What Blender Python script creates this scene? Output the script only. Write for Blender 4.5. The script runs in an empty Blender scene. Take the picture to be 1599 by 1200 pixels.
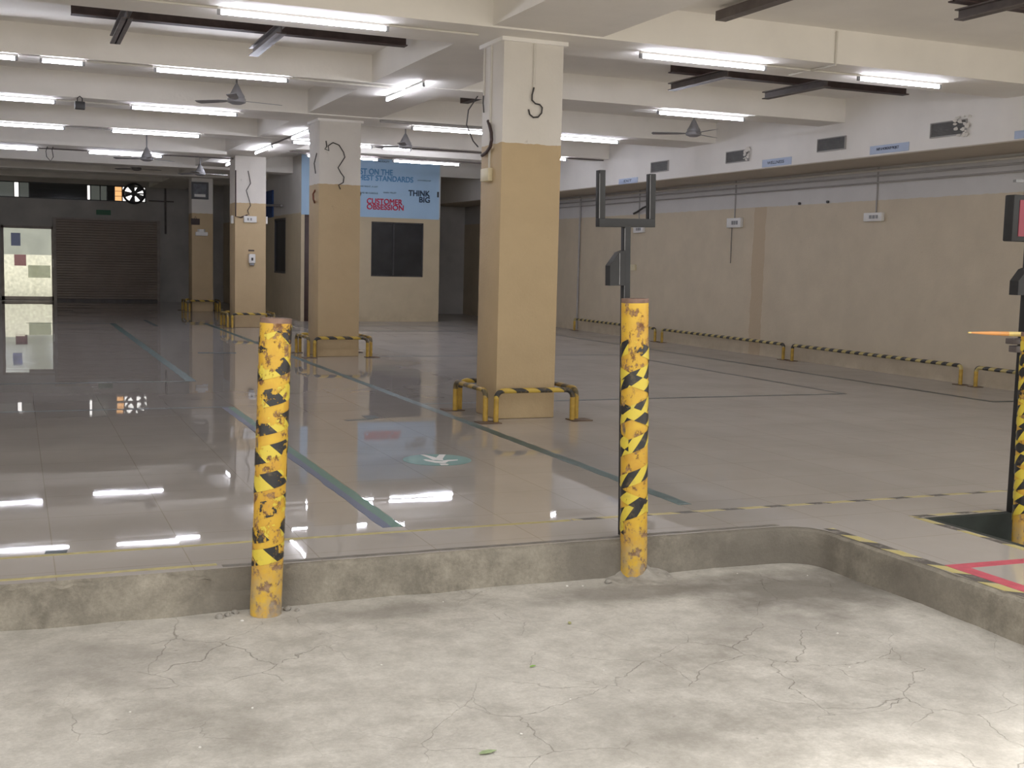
import bpy, bmesh, math, random
from mathutils import Vector, Matrix, noise
random.seed(7)
S = bpy.context.scene
COL = S.collection
PI = math.pi

# ------------------------------------------------------------------ materials
def newmat(name):
    m = bpy.data.materials.new(name); m.use_nodes = True
    nt = m.node_tree; nt.nodes.clear()
    out = nt.nodes.new('ShaderNodeOutputMaterial')
    return m, nt, out

class N:
    """tiny node-graph helper"""
    def __init__(s, nt): s.nt = nt
    def n(s, t, **kw):
        x = s.nt.nodes.new(t)
        for k, v in kw.items(): setattr(x, k, v)
        return x
    def l(s, a, b): s.nt.links.new(a, b)
    def set(s, sock, v):
        if hasattr(v, 'is_linked') or isinstance(v, bpy.types.NodeSocket): s.l(v, sock)
        else:
            if sock.type == 'RGBA' and len(v) == 3: v = (*v, 1)
            sock.default_value = v
    def math(s, op, a, b=None, c=None, clamp=False):
        x = s.n('ShaderNodeMath', operation=op); x.use_clamp = clamp
        s.set(x.inputs[0], a)
        if b is not None: s.set(x.inputs[1], b)
        if c is not None: s.set(x.inputs[2], c)
        return x.outputs[0]
    def coord(s, which='Object'):
        return s.n('ShaderNodeTexCoord').outputs[which]
    def xyz(s, v):
        x = s.n('ShaderNodeSeparateXYZ'); s.l(v, x.inputs[0]); return x.outputs
    def mapping(s, v, scale=(1, 1, 1), loc=(0, 0, 0)):
        x = s.n('ShaderNodeMapping'); s.l(v, x.inputs[0]); x.inputs['Scale'].default_value = scale
        x.inputs['Location'].default_value = loc; return x.outputs[0]
    def noise(s, v, scale, detail=4, rough=.55, dist=0.0):
        x = s.n('ShaderNodeTexNoise'); s.l(v, x.inputs['Vector']); x.inputs['Scale'].default_value = scale
        x.inputs['Detail'].default_value = detail; x.inputs['Roughness'].default_value = rough
        x.inputs['Distortion'].default_value = dist
        return x.outputs['Fac']
    def ramp(s, f, lo, hi, a=0.0, b=1.0):
        x = s.n('ShaderNodeMapRange'); s.l(f, x.inputs[0])
        x.inputs[1].default_value = lo; x.inputs[2].default_value = hi
        x.inputs[3].default_value = a; x.inputs[4].default_value = b
        return x.outputs[0]
    def mix(s, f, a, b, blend='MIX'):
        x = s.n('ShaderNodeMix', data_type='RGBA', blend_type=blend)
        s.set(x.inputs[0], f); s.set(x.inputs[6], a); s.set(x.inputs[7], b)
        return x.outputs[2]
    def bump(s, h, strength, dist):
        x = s.n('ShaderNodeBump'); s.l(h, x.inputs['Height'])
        x.inputs['Strength'].default_value = strength; x.inputs['Distance'].default_value = dist
        return x.outputs[0]
    def bsdf(s, out, color, rough=.6, metal=0.0, normal=None, spec=None, alpha=None):
        x = s.n('ShaderNodeBsdfPrincipled')
        s.set(x.inputs['Base Color'], color); s.set(x.inputs['Roughness'], rough)
        s.set(x.inputs['Metallic'], metal)
        if normal is not None: s.l(normal, x.inputs['Normal'])
        if spec is not None: x.inputs['Specular IOR Level'].default_value = spec
        if alpha is not None: s.set(x.inputs['Alpha'], alpha)
        s.l(x.outputs[0], out.inputs[0]); return x

def paint(name, col, rough=.55, var=.12, scale=6, metal=0.0, bumpy=0.0):
    m, nt, out = newmat(name); g = N(nt); c = g.coord()
    f = g.noise(c, scale, 5)
    d = tuple(v * (1 - var) for v in col); l = tuple(min(1, v * (1 + var)) for v in col)
    k = g.mix(g.ramp(f, .3, .7), d, l)
    nrm = g.bump(g.noise(c, scale * 12, 3), .25, bumpy) if bumpy else None
    g.bsdf(out, k, rough, metal, nrm)
    return m

def emit(name, col, st):
    m, nt, out = newmat(name); g = N(nt)
    e = g.n('ShaderNodeEmission'); e.inputs[0].default_value = (*col, 1); e.inputs[1].default_value = st
    g.l(e.outputs[0], out.inputs[0]); return m

CREAM = (.70, .665, .61)
BEIGE = (.51, .385, .225)

def two_tone(name, split, upper, lower, dirt=True, stripe=None):
    m, nt, out = newmat(name); g = N(nt); c = g.coord()
    x, y, z = g.xyz(c)
    wob = g.math('MULTIPLY', g.math('SUBTRACT', g.noise(c, 9, 3), .5), .03)
    f = g.math('GREATER_THAN', g.math('ADD', z, wob), split)
    blot = g.ramp(g.noise(c, 2.2, 6, .6), .3, .75)
    lo = g.mix(blot, tuple(v * .93 for v in lower), tuple(min(1, v * 1.06) for v in lower))
    up = g.mix(blot, tuple(v * .95 for v in upper), tuple(min(1, v * 1.04) for v in upper))
    if stripe:
        y0, y1, sc = stripe
        w2 = g.math('MULTIPLY', g.math('SUBTRACT', g.noise(c, 4, 4), .5), .12)
        yy = g.math('ADD', y, w2)
        s = g.math('MULTIPLY', g.math('GREATER_THAN', yy, y0), g.math('LESS_THAN', yy, y1))
        lo = g.mix(g.math('MULTIPLY', s, .6), lo, sc)
    k = g.mix(f, lo, up)
    if dirt:
        sp = g.ramp(g.noise(c, 7, 8, .7), .66, .74)
        k = g.mix(g.math('MULTIPLY', sp, .35), k, (.22, .17, .11))
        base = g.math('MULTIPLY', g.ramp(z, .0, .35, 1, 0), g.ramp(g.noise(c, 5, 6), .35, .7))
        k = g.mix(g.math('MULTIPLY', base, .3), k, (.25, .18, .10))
    n = g.bump(g.noise(c, 40, 4), .25, .01)
    g.bsdf(out, k, .62, 0, n)
    return m

M = {}
M['white'] = paint('cream ceiling distemper', (.80, .77, .715), .8, .05, 1.2, bumpy=.01)
M['cream'] = paint('cream wall paint', (.80, .775, .735), .7, .04, 1.5)
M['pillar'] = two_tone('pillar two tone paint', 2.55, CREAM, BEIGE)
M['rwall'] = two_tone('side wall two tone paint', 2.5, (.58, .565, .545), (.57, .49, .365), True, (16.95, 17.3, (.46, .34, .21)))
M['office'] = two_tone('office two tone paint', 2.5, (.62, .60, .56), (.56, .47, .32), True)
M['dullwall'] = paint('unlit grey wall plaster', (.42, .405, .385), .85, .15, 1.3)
M['bluewall'] = paint('dull blue grey plaster', (.40, .41, .44), .85, .2, 1.3)
M['soffit'] = paint('beige soffit paint', (.46, .41, .34), .8, .06, 1.0)
M['steel'] = paint('dark brown steel', (.055, .035, .034), .6, .3, 8, bumpy=.005)
M['steelgrey'] = paint('grey painted steel', (.12, .10, .095), .5, .2, 8)
M['black'] = paint('black painted steel', (.014, .014, .015), .62, .3, 10)
M['blackedge'] = paint('worn steel edge', (.16, .16, .165), .4, .3, 20)
M['whiteplastic'] = paint('white plastic', (.72, .71, .69), .4, .04, 10)
M['greyplastic'] = paint('grey plastic', (.25, .25, .26), .4, .1, 10)
M['ivory'] = paint('ivory plastic', (.70, .62, .42), .45, .08, 10)
M['darkplastic'] = paint('dark plastic', (.035, .033, .035), .45, .2, 10)
M['wire'] = paint('grey black cable', (.04, .036, .034), .6, .2, 20)
M['conduit'] = paint('painted conduit', (.62, .59, .53), .6, .06, 5)
M['pipegrey'] = paint('grey conduit', (.36, .345, .33), .6, .1, 5)
M['louvre'] = paint('grey vent mesh', (.14, .135, .125), .7, .2, 14)
M['mortar'] = paint('rough mortar patch', (.70, .67, .61), .9, .15, 12, bumpy=.01)
M['fan'] = paint('grey fan enamel', (.24, .235, .24), .5, .1, 6)
M['brown'] = paint('brown door', (.05, .022, .017), .5, .2, 6)
M['brownframe'] = paint('dusty door frame', (.36, .32, .29), .7, .15, 6)
M['glassdark'] = paint('dark window glass', (.02, .021, .023), .25, .3, 3)
M['banner'] = paint('pale blue vinyl', (.38, .56, .76), .5, .06, 1.0)
M['signblue'] = paint('pale blue board', (.42, .50, .66), .5, .04, 4)
M['tblue'] = paint('mid blue lettering', (.10, .27, .52), .5, .05, 4)
M['tdark'] = paint('slate lettering', (.02, .045, .09), .5, .05, 4)
M['tred'] = paint('crimson lettering', (.48, .012, .06), .5, .05, 4)
M['tnavy'] = paint('navy lettering', (.02, .025, .06), .5, .05, 4)
M['exitgreen'] = paint('green board', (.02, .14, .06), .5, .1, 4)
M['pink'] = paint('faded red floor tape', (.50, .085, .12), .55, .15, 18)
M['disc'] = paint('green floor sticker', (.035, .165, .125), .4, .12, 9)
M['stickerwhite'] = paint('white print', (.62, .60, .56), .4, .05, 9)
M['redpanel'] = paint('red panel', (.20, .018, .035), .35, .1, 4)
M['orange'] = paint('orange boom paint', (.75, .30, .07), .45, .1, 6)
M['boomyellow'] = paint('pale yellow boom band', (.80, .62, .22), .45, .1, 6)
M['leafgreen'] = paint('fresh green leaf', (.22, .42, .06), .6, .2, 40)
M['leafdry'] = paint('dry olive leaf', (.38, .37, .17), .7, .2, 40)
M['leafolive'] = paint('grey green leaf', (.30, .38, .20), .6, .2, 40)
M['pebble'] = paint('white plaster crumb', (.72, .70, .66), .8, .1, 40)
M['rubble'] = paint('grey rubble', (.30, .28, .25), .9, .25, 20, bumpy=.01)
M['pitshade'] = paint('pit edge dark green with shade painted in', (.018, .024, .02), .8, .3, 6)
M['exterior'] = paint('pale rubble wall outside', (.80, .78, .70), .9, .25, 9, bumpy=.02)
M['exteriordark'] = paint('grey building outside', (.26, .27, .25), .9, .2, 2)
M['facade'] = paint('facade paint', (.60, .57, .51), .8, .06, 1.5)
M['tube'] = emit('fluorescent tube glow', (.86, .875, 1.0), 70.0)
M['bluecloth'] = paint('blue sheet', (.03, .07, .20), .8, .2, 4)

def mk_floor():
    m, nt, out = newmat('polished vitrified tile'); g = N(nt); c = g.coord()
    b = g.n('ShaderNodeTexBrick'); g.l(g.mapping(c, (1, 1, 1), (-.15 + .6, -.28, 0)), b.inputs['Vector'])
    b.offset = 0; b.inputs['Scale'].default_value = 1; b.inputs['Mortar Size'].default_value = .0028
    b.inputs['Brick Width'].default_value = .6; b.inputs['Row Height'].default_value = .6
    b.inputs['Mortar Smooth'].default_value = .1
    b.inputs['Color1'].default_value = (.43, .40, .375, 1); b.inputs['Color2'].default_value = (.445, .413, .386, 1)
    b.inputs['Mortar'].default_value = (.35, .31, .27, 1)
    cl = g.ramp(g.noise(c, .9, 5, .6), .3, .75)
    k = g.mix(cl, b.outputs['Color'], g.mix(1.0, b.outputs['Color'], (.86, .85, .84), 'MULTIPLY'))
    # sparse scuffs and marks
    scuff = g.ramp(g.noise(g.mapping(c, (1.0, 3.2, 1)), 2.6, 9, .72), .70, .76)
    k = g.mix(g.math('MULTIPLY', scuff, .5), k, (.16, .14, .12))
    X, Y, Z_ = g.xyz(c)
    r = g.math('ADD', g.ramp(g.noise(c, 3.0, 4),   .3, .7, .006, .03), g.ramp(g.math('ADD', X, g.math('MULTIPLY', g.noise(c, .6, 3), 1.2)), 4.2, 6.4, 0, .20))
    sn = g.n('ShaderNodeVectorMath', operation='SNAP'); g.l(g.mapping(c, (1, 1, 1), (-.15 + .6, -.28, 0)), sn.inputs[0]); sn.inputs[1].default_value = (.6, .6, 10)
    wn = g.n('ShaderNodeTexWhiteNoise'); g.l(sn.outputs[0], wn.inputs['Vector'])
    tl = g.n('ShaderNodeVectorMath', operation='MULTIPLY_ADD'); g.l(wn.outputs['Color'], tl.inputs[0]); tl.inputs[1].default_value = (.004, .004, 0); tl.inputs[2].default_value = (-.002, -.002, 1)
    n1 = g.noise(g.mapping(c, (1, 1, 1)), 1.1, 2, .4)
    bp_ = g.n('ShaderNodeBump'); g.l(n1, bp_.inputs['Height']); bp_.inputs['Strength'].default_value = .06; bp_.inputs['Distance'].default_value = .004
    vn = g.n('ShaderNodeVectorMath', operation='NORMALIZE'); g.l(tl.outputs[0], vn.inputs[0]); g.l(vn.outputs[0], bp_.inputs['Normal'])
    g.bsdf(out, k, r, 0, bp_.outputs[0], .36)
    return m
M['floor'] = mk_floor()

def mk_concrete(name, a, bcol, cracks=True, stain=True, spots=()):
    m, nt, out = newmat(name); g = N(nt); c = g.coord()
    big = g.ramp(g.noise(c, .95, 8, .68), .34, .68)
    mid = g.ramp(g.noise(g.mapping(c, (1, 1, 1)), 6.5, 10, .74), .40, .64)
    k = g.mix(big, a, bcol)
    k = g.mix(g.math('MULTIPLY', mid, .7), k, tuple(min(1, v * 1.28) for v in bcol))
    fine = g.ramp(g.noise(c, 60, 5, .7), .34, .66)
    k = g.mix(g.math('MULTIPLY', fine, .25), k, tuple(v * .6 for v in a))
    pits = g.ramp(g.noise(c, 22, 7, .7), .66, .72)
    k = g.mix(g.math('MULTIPLY', pits, .5), k, (.16, .14, .11))
    h = g.math('ADD', g.math('MULTIPLY', g.noise(c, 9, 8, .7), .7), g.math('MULTIPLY', g.noise(c, 70, 4, .7), .3))
    if stain:
        x, y, z = g.xyz(c)
        st = g.math('MULTIPLY', g.ramp(g.noise(g.mapping(c, (1.2, 1, 1)), 1.3, 6, .6), .5, .72), .45)
        k = g.mix(st, k, (.20, .185, .155))
    for (sx, sy), (rx, ry), amt in spots:      # oil and grime patches
        X, Y, Z_ = g.xyz(c)
        u = g.math('DIVIDE', g.math('SUBTRACT', X, sx), rx); v_ = g.math('DIVIDE', g.math('SUBTRACT', Y, sy), ry)
        rr = g.math('SQRT', g.math('ADD', g.math('MULTIPLY', u, u), g.math('MULTIPLY', v_, v_)))
        rr = g.math('ADD', rr, g.math('MULTIPLY', g.math('SUBTRACT', g.noise(c, 3.5, 7, .65), .5), 1.6))
        k = g.mix(g.math('MULTIPLY', g.ramp(rr, .35, 1.15, 1, 0), amt), k, (.15, .135, .115))
    if cracks:
        w = g.n('ShaderNodeTexNoise'); g.l(c, w.inputs['Vector']); w.inputs['Scale'].default_value = 2.4
        w.inputs['Detail'].default_value = 6
        vm = g.n('ShaderNodeVectorMath', operation='MULTIPLY_ADD'); g.l(w.outputs['Color'], vm.inputs[0])
        vm.inputs[1].default_value = (.42, .42, 0); g.l(c, vm.inputs[2])
        v = g.n('ShaderNodeTexVoronoi', feature='DISTANCE_TO_EDGE'); g.l(vm.outputs[0], v.inputs['Vector'])
        v.inputs['Scale'].default_value = 2.6
        line = g.ramp(v.outputs['Distance'], .0, .007, 1, 0)
        mask = g.ramp(g.noise(c, 1.1, 3), .44, .64)
        cr = g.math('MULTIPLY', line, mask)
        k = g.mix(g.math('MULTIPLY', cr, .42), k, (.15, .13, .10))
        h = g.math('SUBTRACT', h, g.math('MULTIPLY', cr, .6))
    g.bsdf(out, k, .9, 0, g.bump(h, .55, .025), .25)
    return m
M['street'] = mk_concrete('worn street concrete', (.40, .375, .335), (.53, .505, .465), True, True, [((3.75, 4.95), (.75, .42), .75), ((2.9, 5.2), (.6, .22), .6), ((1.6, 5.25), (.6, .14), .4), ((.3, 4.9), (.5, .35), .3), ((3.3, 4.5), (.5, .3), .3)])
M['curb'] = mk_concrete('old curb concrete', (.165, .148, .12), (.34, .31, .255), False, True, [((3.9, 5.5), (.9, .5), .75), ((4.2, 4.6), (.25, .35), .6), ((2.85, 5.5), (.35, .4), .7), ((.98, 5.5), (.3, .3), .7)])

def mk_band(name, c1, c2, axis, period, slant=0.0, duty=.5, rough=.5, wear=.25, wearcol=(.36, .33, .29)):
    m, nt, out = newmat(name); g = N(nt); c = g.coord()
    x, y, z = g.xyz(c); a = {'x': x, 'y': y, 'z': z}[axis]; o = {'x': y, 'y': x, 'z': x}[axis]
    p = g.math('ADD', a, g.math('MULTIPLY', g.math('ADD', o, z), slant))
    f = g.math('LESS_THAN', g.math('FRACT', g.math('DIVIDE', p, period)), duty)
    k = g.mix(f, c1, c2)
    if wear:
        w = g.math('MULTIPLY', g.ramp(g.noise(c, 14, 6, .7), .5, .62), wear * 2)
        k = g.mix(w, k, wearcol)
    g.bsdf(out, k, rough); return m
YEL = (.62, .42, .05); BLK = (.03, .029, .028)
M['railtape_y'] = mk_band('hazard tape on wall rail', (.52, .42, .16), BLK, 'y', .20, .9, .5, .5, .1)
M['railtape_x'] = mk_band('hazard tape on pillar rail x', (.55, .38, .06), BLK, 'x', .24, 1.3, .5, .5, .2, (.4, .26, .07))
M['railtape_side'] = mk_band('hazard tape on pillar rail y', (.42, .28, .06), (.10, .08, .04), 'y', .24, 1.3, .5, .5, .3, (.3, .2, .07))
M['hazfloor_x'] = mk_band('hazard floor tape x', (.47, .40, .20), (.09, .08, .07), 'x', .32, .9, .42, .6, .2, (.42, .38, .33))
M['hazfloor_y'] = mk_band('hazard floor tape y', (.47, .40, .16), (.09, .08, .07), 'y', .34, .9, .5, .6, .2, (.42, .38, .33))
M['yellowtape'] = paint('yellow floor tape', (.42, .36, .155), .6, .2, 14)
M['darktape'] = paint('dirty dark floor tape', (.15, .135, .115), .6, .25, 12)
M['blacktape'] = paint('dark slate floor tape', (.045, .058, .058), .5, .25, 12)
def mk_green():
    m, nt, out = newmat('green floor tape with blue edge'); g = N(nt); c = g.coord()
    x, y, z = g.xyz(c)
    e = g.math('ADD', x, g.math('MULTIPLY', g.math('SUBTRACT', g.noise(c, 3, 3), .5), .02))
    k = g.mix(g.math('LESS_THAN', e, -.005), (.022, .115, .06), (.035, .05, .11))
    w = g.ramp(g.noise(c, 11, 6, .7), .58, .68)
    k = g.mix(g.math('MULTIPLY', w, .5), k, (.06, .07, .06))
    g.bsdf(out, k, .4); return m
M['greenblue'] = mk_green()
M['greentape'] = paint('grey green floor tape', (.035, .072, .066), .45, .3, 7)
M['legyellow'] = paint('yellow rail paint', (.46, .29, .045), .5, .25, 12)
M['plate'] = paint('rusty base plate', (.11, .07, .04), .7, .3, 12)

def mk_rusty():
    m, nt, out = newmat('chipped yellow bollard paint'); g = N(nt); c = g.coord()
    x, y, z = g.xyz(c)
    f = g.noise(g.mapping(c, (1, 1, .8)), 17, 9, .70)
    chip = g.ramp(f, .535, .59)
    tone = g.mix(g.ramp(g.noise(c, 9, 4), .35, .65), (.66, .42, .045), (.56, .31, .04))
    rust = g.mix(g.ramp(g.noise(c, 30, 5), .4, .6), (.16, .075, .035), (.33, .20, .10))
    k = g.mix(chip, tone, rust)
    hi = g.ramp(g.noise(g.mapping(c, (1, 1, .35), (3, 1, 4)), 8, 6, .6), .60, .66)
    k = g.mix(hi, k, (.13, .10, .085))
    base = g.math('MULTIPLY', g.ramp(z, .02, .30, 1, 0), g.ramp(g.noise(c, 12, 6, .7), .38, .60))
    k = g.mix(g.math('MULTIPLY', base, .85), k, (.33, .29, .23))
    h = g.math('SUBTRACT', 1.0, chip)
    g.bsdf(out, k, g.mix(chip, (.38,) * 3, (.85,) * 3), 0, g.bump(h, .5, .004), .4)
    return m
M['rusty'] = mk_rusty()
M['rustcap'] = paint('rusty cut pipe end', (.20, .125, .095), .8, .3, 20)

def mk_tape(name, period, slope, wear, phase=0.0):
    m, nt, out = newmat(name); g = N(nt); uv = g.coord('UV'); c = g.coord()
    u, v, _ = g.xyz(uv)
    p = g.math('ADD', g.math('ADD', u, g.math('MULTIPLY', v, slope)), phase)
    f = g.math('LESS_THAN', g.math('FRACT', g.math('DIVIDE', p, period)), .5)
    k = g.mix(f, (.66, .52, .06), (.022, .022, .023))
    k = g.mix(g.math('MULTIPLY', g.ramp(g.noise(c, 26, 6), .55, .7), .25), k, (.3, .22, .09))
    al = g.math('GREATER_THAN', wear, g.noise(g.mapping(c, (1, 1, 1), (2.3, 5, 1)), 10, 9, .68))
    b = g.bsdf(out, k, .33, 0, None, .5)
    b.inputs['Alpha'].default_value = 1
    g.l(al, b.inputs['Alpha'])
    return m
M['tapeA'] = mk_tape('slanted hazard tape worn', .176, .95, .52, .02)
M['tapeB'] = mk_tape('hazard tape wrap', .148, -1.0, .66, .03)
M['tapeC'] = mk_tape('hazard tape counter wrap', .148, 1.0, .60, .08)

def mk_shutter():
    m, nt, out = newmat('brown rolling shutter slats'); g = N(nt); c = g.coord()
    f = g.ramp(g.noise(c, 1.2, 5), .3, .7)
    k = g.mix(f, (.30, .245, .205), (.37, .31, .265))
    g.bsdf(out, k, .6, .1); return m
M['shutter'] = mk_shutter()

def mk_pane(name, tint, gloss=.06, haze=0.0, hazecol=(.8, .8, .78)):
    m, nt, out = newmat(name); g = N(nt)
    t = g.n('ShaderNodeBsdfTransparent'); t.inputs[0].default_value = (*tint, 1)
    gl = g.n('ShaderNodeBsdfGlossy'); gl.inputs['Roughness'].default_value = .05
    mx = g.n('ShaderNodeMixShader'); mx.inputs[0].default_value = gloss
    g.l(t.outputs[0], mx.inputs[1]); g.l(gl.outputs[0], mx.inputs[2])
    g.l(mx.outputs[0], out.inputs[0]); return m
M['pane'] = mk_pane('clear dusty glass', (.80, .82, .80))
M['panegrey'] = mk_pane('grey tinted glass', (.22, .23, .22))  # plain grey tints that darken the view out through the high windows
M['panedark'] = mk_pane('dark tinted glass', (.05, .05, .05))
M['panewarm'] = mk_pane('amber grille pane', (.85, .62, .40))

# ------------------------------------------------------------------ geometry
class MB:
    def __init__(s): s.bm = bmesh.new(); s.mi = 0; s.uv = None
    def face(s, vs):
        try: f = s.bm.faces.new(vs)
        except ValueError: return None
        f.material_index = s.mi; return f
    def box(s, x0, x1, y0, y1, z0, z1, bev=0.0):
        v = [s.bm.verts.new((x, y, z)) for z in (z0, z1) for y in (y0, y1) for x in (x0, x1)]
        fs = [s.face([v[i] for i in q]) for q in ((0, 2, 3, 1), (4, 5, 7, 6), (0, 1, 5, 4), (2, 6, 7, 3), (0, 4, 6, 2), (1, 3, 7, 5))]
        if bev:
            es = {e for f in fs for e in f.edges}
            bmesh.ops.bevel(s.bm, geom=list(es), offset=bev, segments=2, profile=.5, affect='EDGES', material=-1)
        return s
    def tube(s, pts, r, seg=10, cap=True, radii=None):
        pts = [Vector(p) for p in pts]; rings = []
        prev = None
        for i, p in enumerate(pts):
            t = (pts[min(i + 1, len(pts) - 1)] - pts[max(i - 1, 0)]).normalized()
            if prev is None:
                a = Vector((0, 0, 1)) if abs(t.z) < .9 else Vector((1, 0, 0))
                u = t.cross(a).normalized()
            else:
                u = (prev - t * prev.dot(t)).normalized()
            prev = u; w = t.cross(u)
            rr = radii[i] if radii else r
            rings.append([s.bm.verts.new(p + (u * math.cos(2 * PI * k / seg) + w * math.sin(2 * PI * k / seg)) * rr) for k in range(seg)])
        for a, b in zip(rings, rings[1:]):
            for k in range(seg): s.face([a[k], a[(k + 1) % seg], b[(k + 1) % seg], b[k]])
        if cap: s.face(rings[0][::-1]); s.face(rings[-1])
        return s
    def prism(s, poly, z0, z1):
        a = [s.bm.verts.new((x, y, z0)) for x, y in poly]; b = [s.bm.verts.new((x, y, z1)) for x, y in poly]
        n = len(poly)
        s.face(a[::-1]); s.face(b)
        for i in range(n): s.face([a[i], a[(i + 1) % n], b[(i + 1) % n], b[i]])
        return s
    def lathe(s, prof, seg=24, c=(0, 0, 0)):
        rings = []
        for r, z in prof:
            rings.append([s.bm.verts.new((c[0] + r * math.cos(2 * PI * k / seg), c[1] + r * math.sin(2 * PI * k / seg), c[2] + z)) for k in range(seg)])
        for a, b in zip(rings, rings[1:]):
            for k in range(seg): s.face([a[k], a[(k + 1) % seg], b[(k + 1) % seg], b[k]])
        s.face(rings[0][::-1]); s.face(rings[-1]); return s
    def helix(s, r, z0, z1, pitch, width, hand=1, ph=0.0, seg=48):
        """a strip of tape wound round a pipe, UV = metres along / across"""
        if s.uv is None: s.uv = s.bm.loops.layers.uv.new('UVMap')
        turns = (z1 - z0) / pitch; n = int(turns * seg); L = math.hypot(2 * PI * r, pitch)
        prev = None
        for i in range(n + 1):
            t = i / seg; a = hand * 2 * PI * t + ph; z = z0 + pitch * t
            row = []
            for j in range(3):
                d = (j / 2 - .5) * width
                row.append((s.bm.verts.new((r * math.cos(a), r * math.sin(a), z + d)), (t * L, d)))
            if prev:
                for j in range(2):
                    q = [prev[j], row[j], row[j + 1], prev[j + 1]]
                    if hand < 0: q = q[::-1]
                    f = s.face([w[0] for w in q])
                    if f:
                        for lp, w in zip(f.loops, q): lp[s.uv].uv = w[1]
            prev = row
        return s
    def build(s, name, mats, parent=None, loc=(0, 0, 0), smooth=True, rot=None):
        me = bpy.data.meshes.new(name)
        bmesh.ops.recalc_face_normals(s.bm, faces=s.bm.faces[:]) if not s.uv else None
        s.bm.to_mesh(me); s.bm.free()
        for m in (mats if isinstance(mats, (list, tuple)) else [mats]): me.materials.append(m)
        if smooth:
            for p in me.polygons: p.use_smooth = True
            me.set_sharp_from_angle(angle=math.radians(35))
        o = bpy.data.objects.new(name, me); COL.objects.link(o); o.location = loc
        if rot: o.rotation_euler = rot
        if parent: o.parent = parent
        return o

def empty(name, loc, rz=0.0):
    o = bpy.data.objects.new(name, None); COL.objects.link(o); o.location = loc; o.rotation_euler = (0, 0, rz)
    o.empty_display_size = .2; return o
def tag(o, label, cat, group=None):
    o['label'] = label; o['category'] = cat
    if group: o['group'] = group
    return o
def struct(o, label=None):
    o['kind'] = 'structure'
    if label: o['label'] = label
    return o
def copy_tree(o, parent=None):
    c = o.copy(); COL.objects.link(c)
    if parent: c.parent = parent
    for ch in list(o.children): copy_tree(ch, c)
    return c
def box(name, mat, x0, x1, y0, y1, z0, z1, bev=0.0, parent=None, loc=(0, 0, 0)):
    return MB().box(x0, x1, y0, y1, z0, z1, bev).build(name, mat, parent, loc, smooth=bool(bev))

def lettering(txt, mat, p0, p1, normal, parent, off=Vector((0, 0, 0)), bold=.012, align_loc=None, name='lettering'):
    """text stretched to the rectangle p0 (lower left) .. p1 (upper right), world coordinates, facing -Y or -X"""
    cu = bpy.data.curves.new('t', 'FONT'); cu.body = txt; cu.size = 1; cu.extrude = .0
    tmp = bpy.data.objects.new('t', cu); COL.objects.link(tmp)
    bpy.context.view_layer.update()
    dg = bpy.context.evaluated_depsgraph_get()
    me = bpy.data.meshes.new_from_object(tmp.evaluated_get(dg))
    bpy.data.objects.remove(tmp); bpy.data.curves.remove(cu)
    xs = [v.co.x for v in me.vertices]; ys = [v.co.y for v in me.vertices]
    x0, x1, y0, y1 = min(xs), max(xs), min(ys), max(ys)
    for v in me.vertices:
        a = (v.co.x - x0) / (x1 - x0); b = (v.co.y - y0) / (y1 - y0)
        z = p0[2] + (p1[2] - p0[2]) * b
        v.co = (p0[0] + (p1[0] - p0[0]) * a, p0[1] + (p1[1] - p0[1]) * a, z)
        v.co -= Vector(parent.location)
    b_ = bmesh.new(); b_.from_mesh(me); src = b_.faces[:]          # thicken the strokes: shifted copies, each a hair in front
    dirx = (Vector(p1) - Vector(p0)); dirx.z = 0; out = Vector((dirx.y, -dirx.x, 0)).normalized(); dirx = dirx.normalized()
    hgt = abs(p1[2] - p0[2])
    for q, (dx, dz) in enumerate(((bold, 0), (-bold, 0), (0, bold), (0, -bold), (bold, bold), (-bold, -bold))):
        geo = bmesh.ops.duplicate(b_, geom=src)['geom']
        for g_ in geo:
            if isinstance(g_, bmesh.types.BMVert): g_.co += dirx * dx * hgt + Vector((0, 0, dz * hgt)) + out * .0001 * (q + 1)
    b_.to_mesh(me); b_.free()
    me.materials.append(mat)
    o = bpy.data.objects.new(name, me); COL.objects.link(o); o.parent = parent
    return o

# ------------------------------------------------------------------ the setting
SZ = -.20                                   # street level
# tiled platform floor with the finger that runs out to the street
mb = MB()
mb.prism([(-6.5, 5.525), (3.96, 5.525), (4.06, 5.505), (4.14, 5.45), (4.18, 5.37), (4.195, 5.27), (4.195, -3), (4.98, -3), (4.98, 5.49), (11.7, 5.49), (11.7, 39.5), (-6.5, 39.5)], -.30, 0)
for f_ in mb.bm.faces:
    f_.normal_update(); f_.material_index = 0 if f_.normal.z > .5 else 1
struct(mb.build('floor', [M['floor'], M['curb']], smooth=False), 'polished pale tile floor of the hall')
# platform drop right of the finger: dark green with its shade painted in
mb = MB(); mb.box(4.985, 5.03, -3, 5.44, -.2, -.002); mb.box(4.985, 11.7, 5.44, 5.488, -.2, -.002)
struct(mb.build('trim_1', M['pitshade'], smooth=False))
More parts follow.
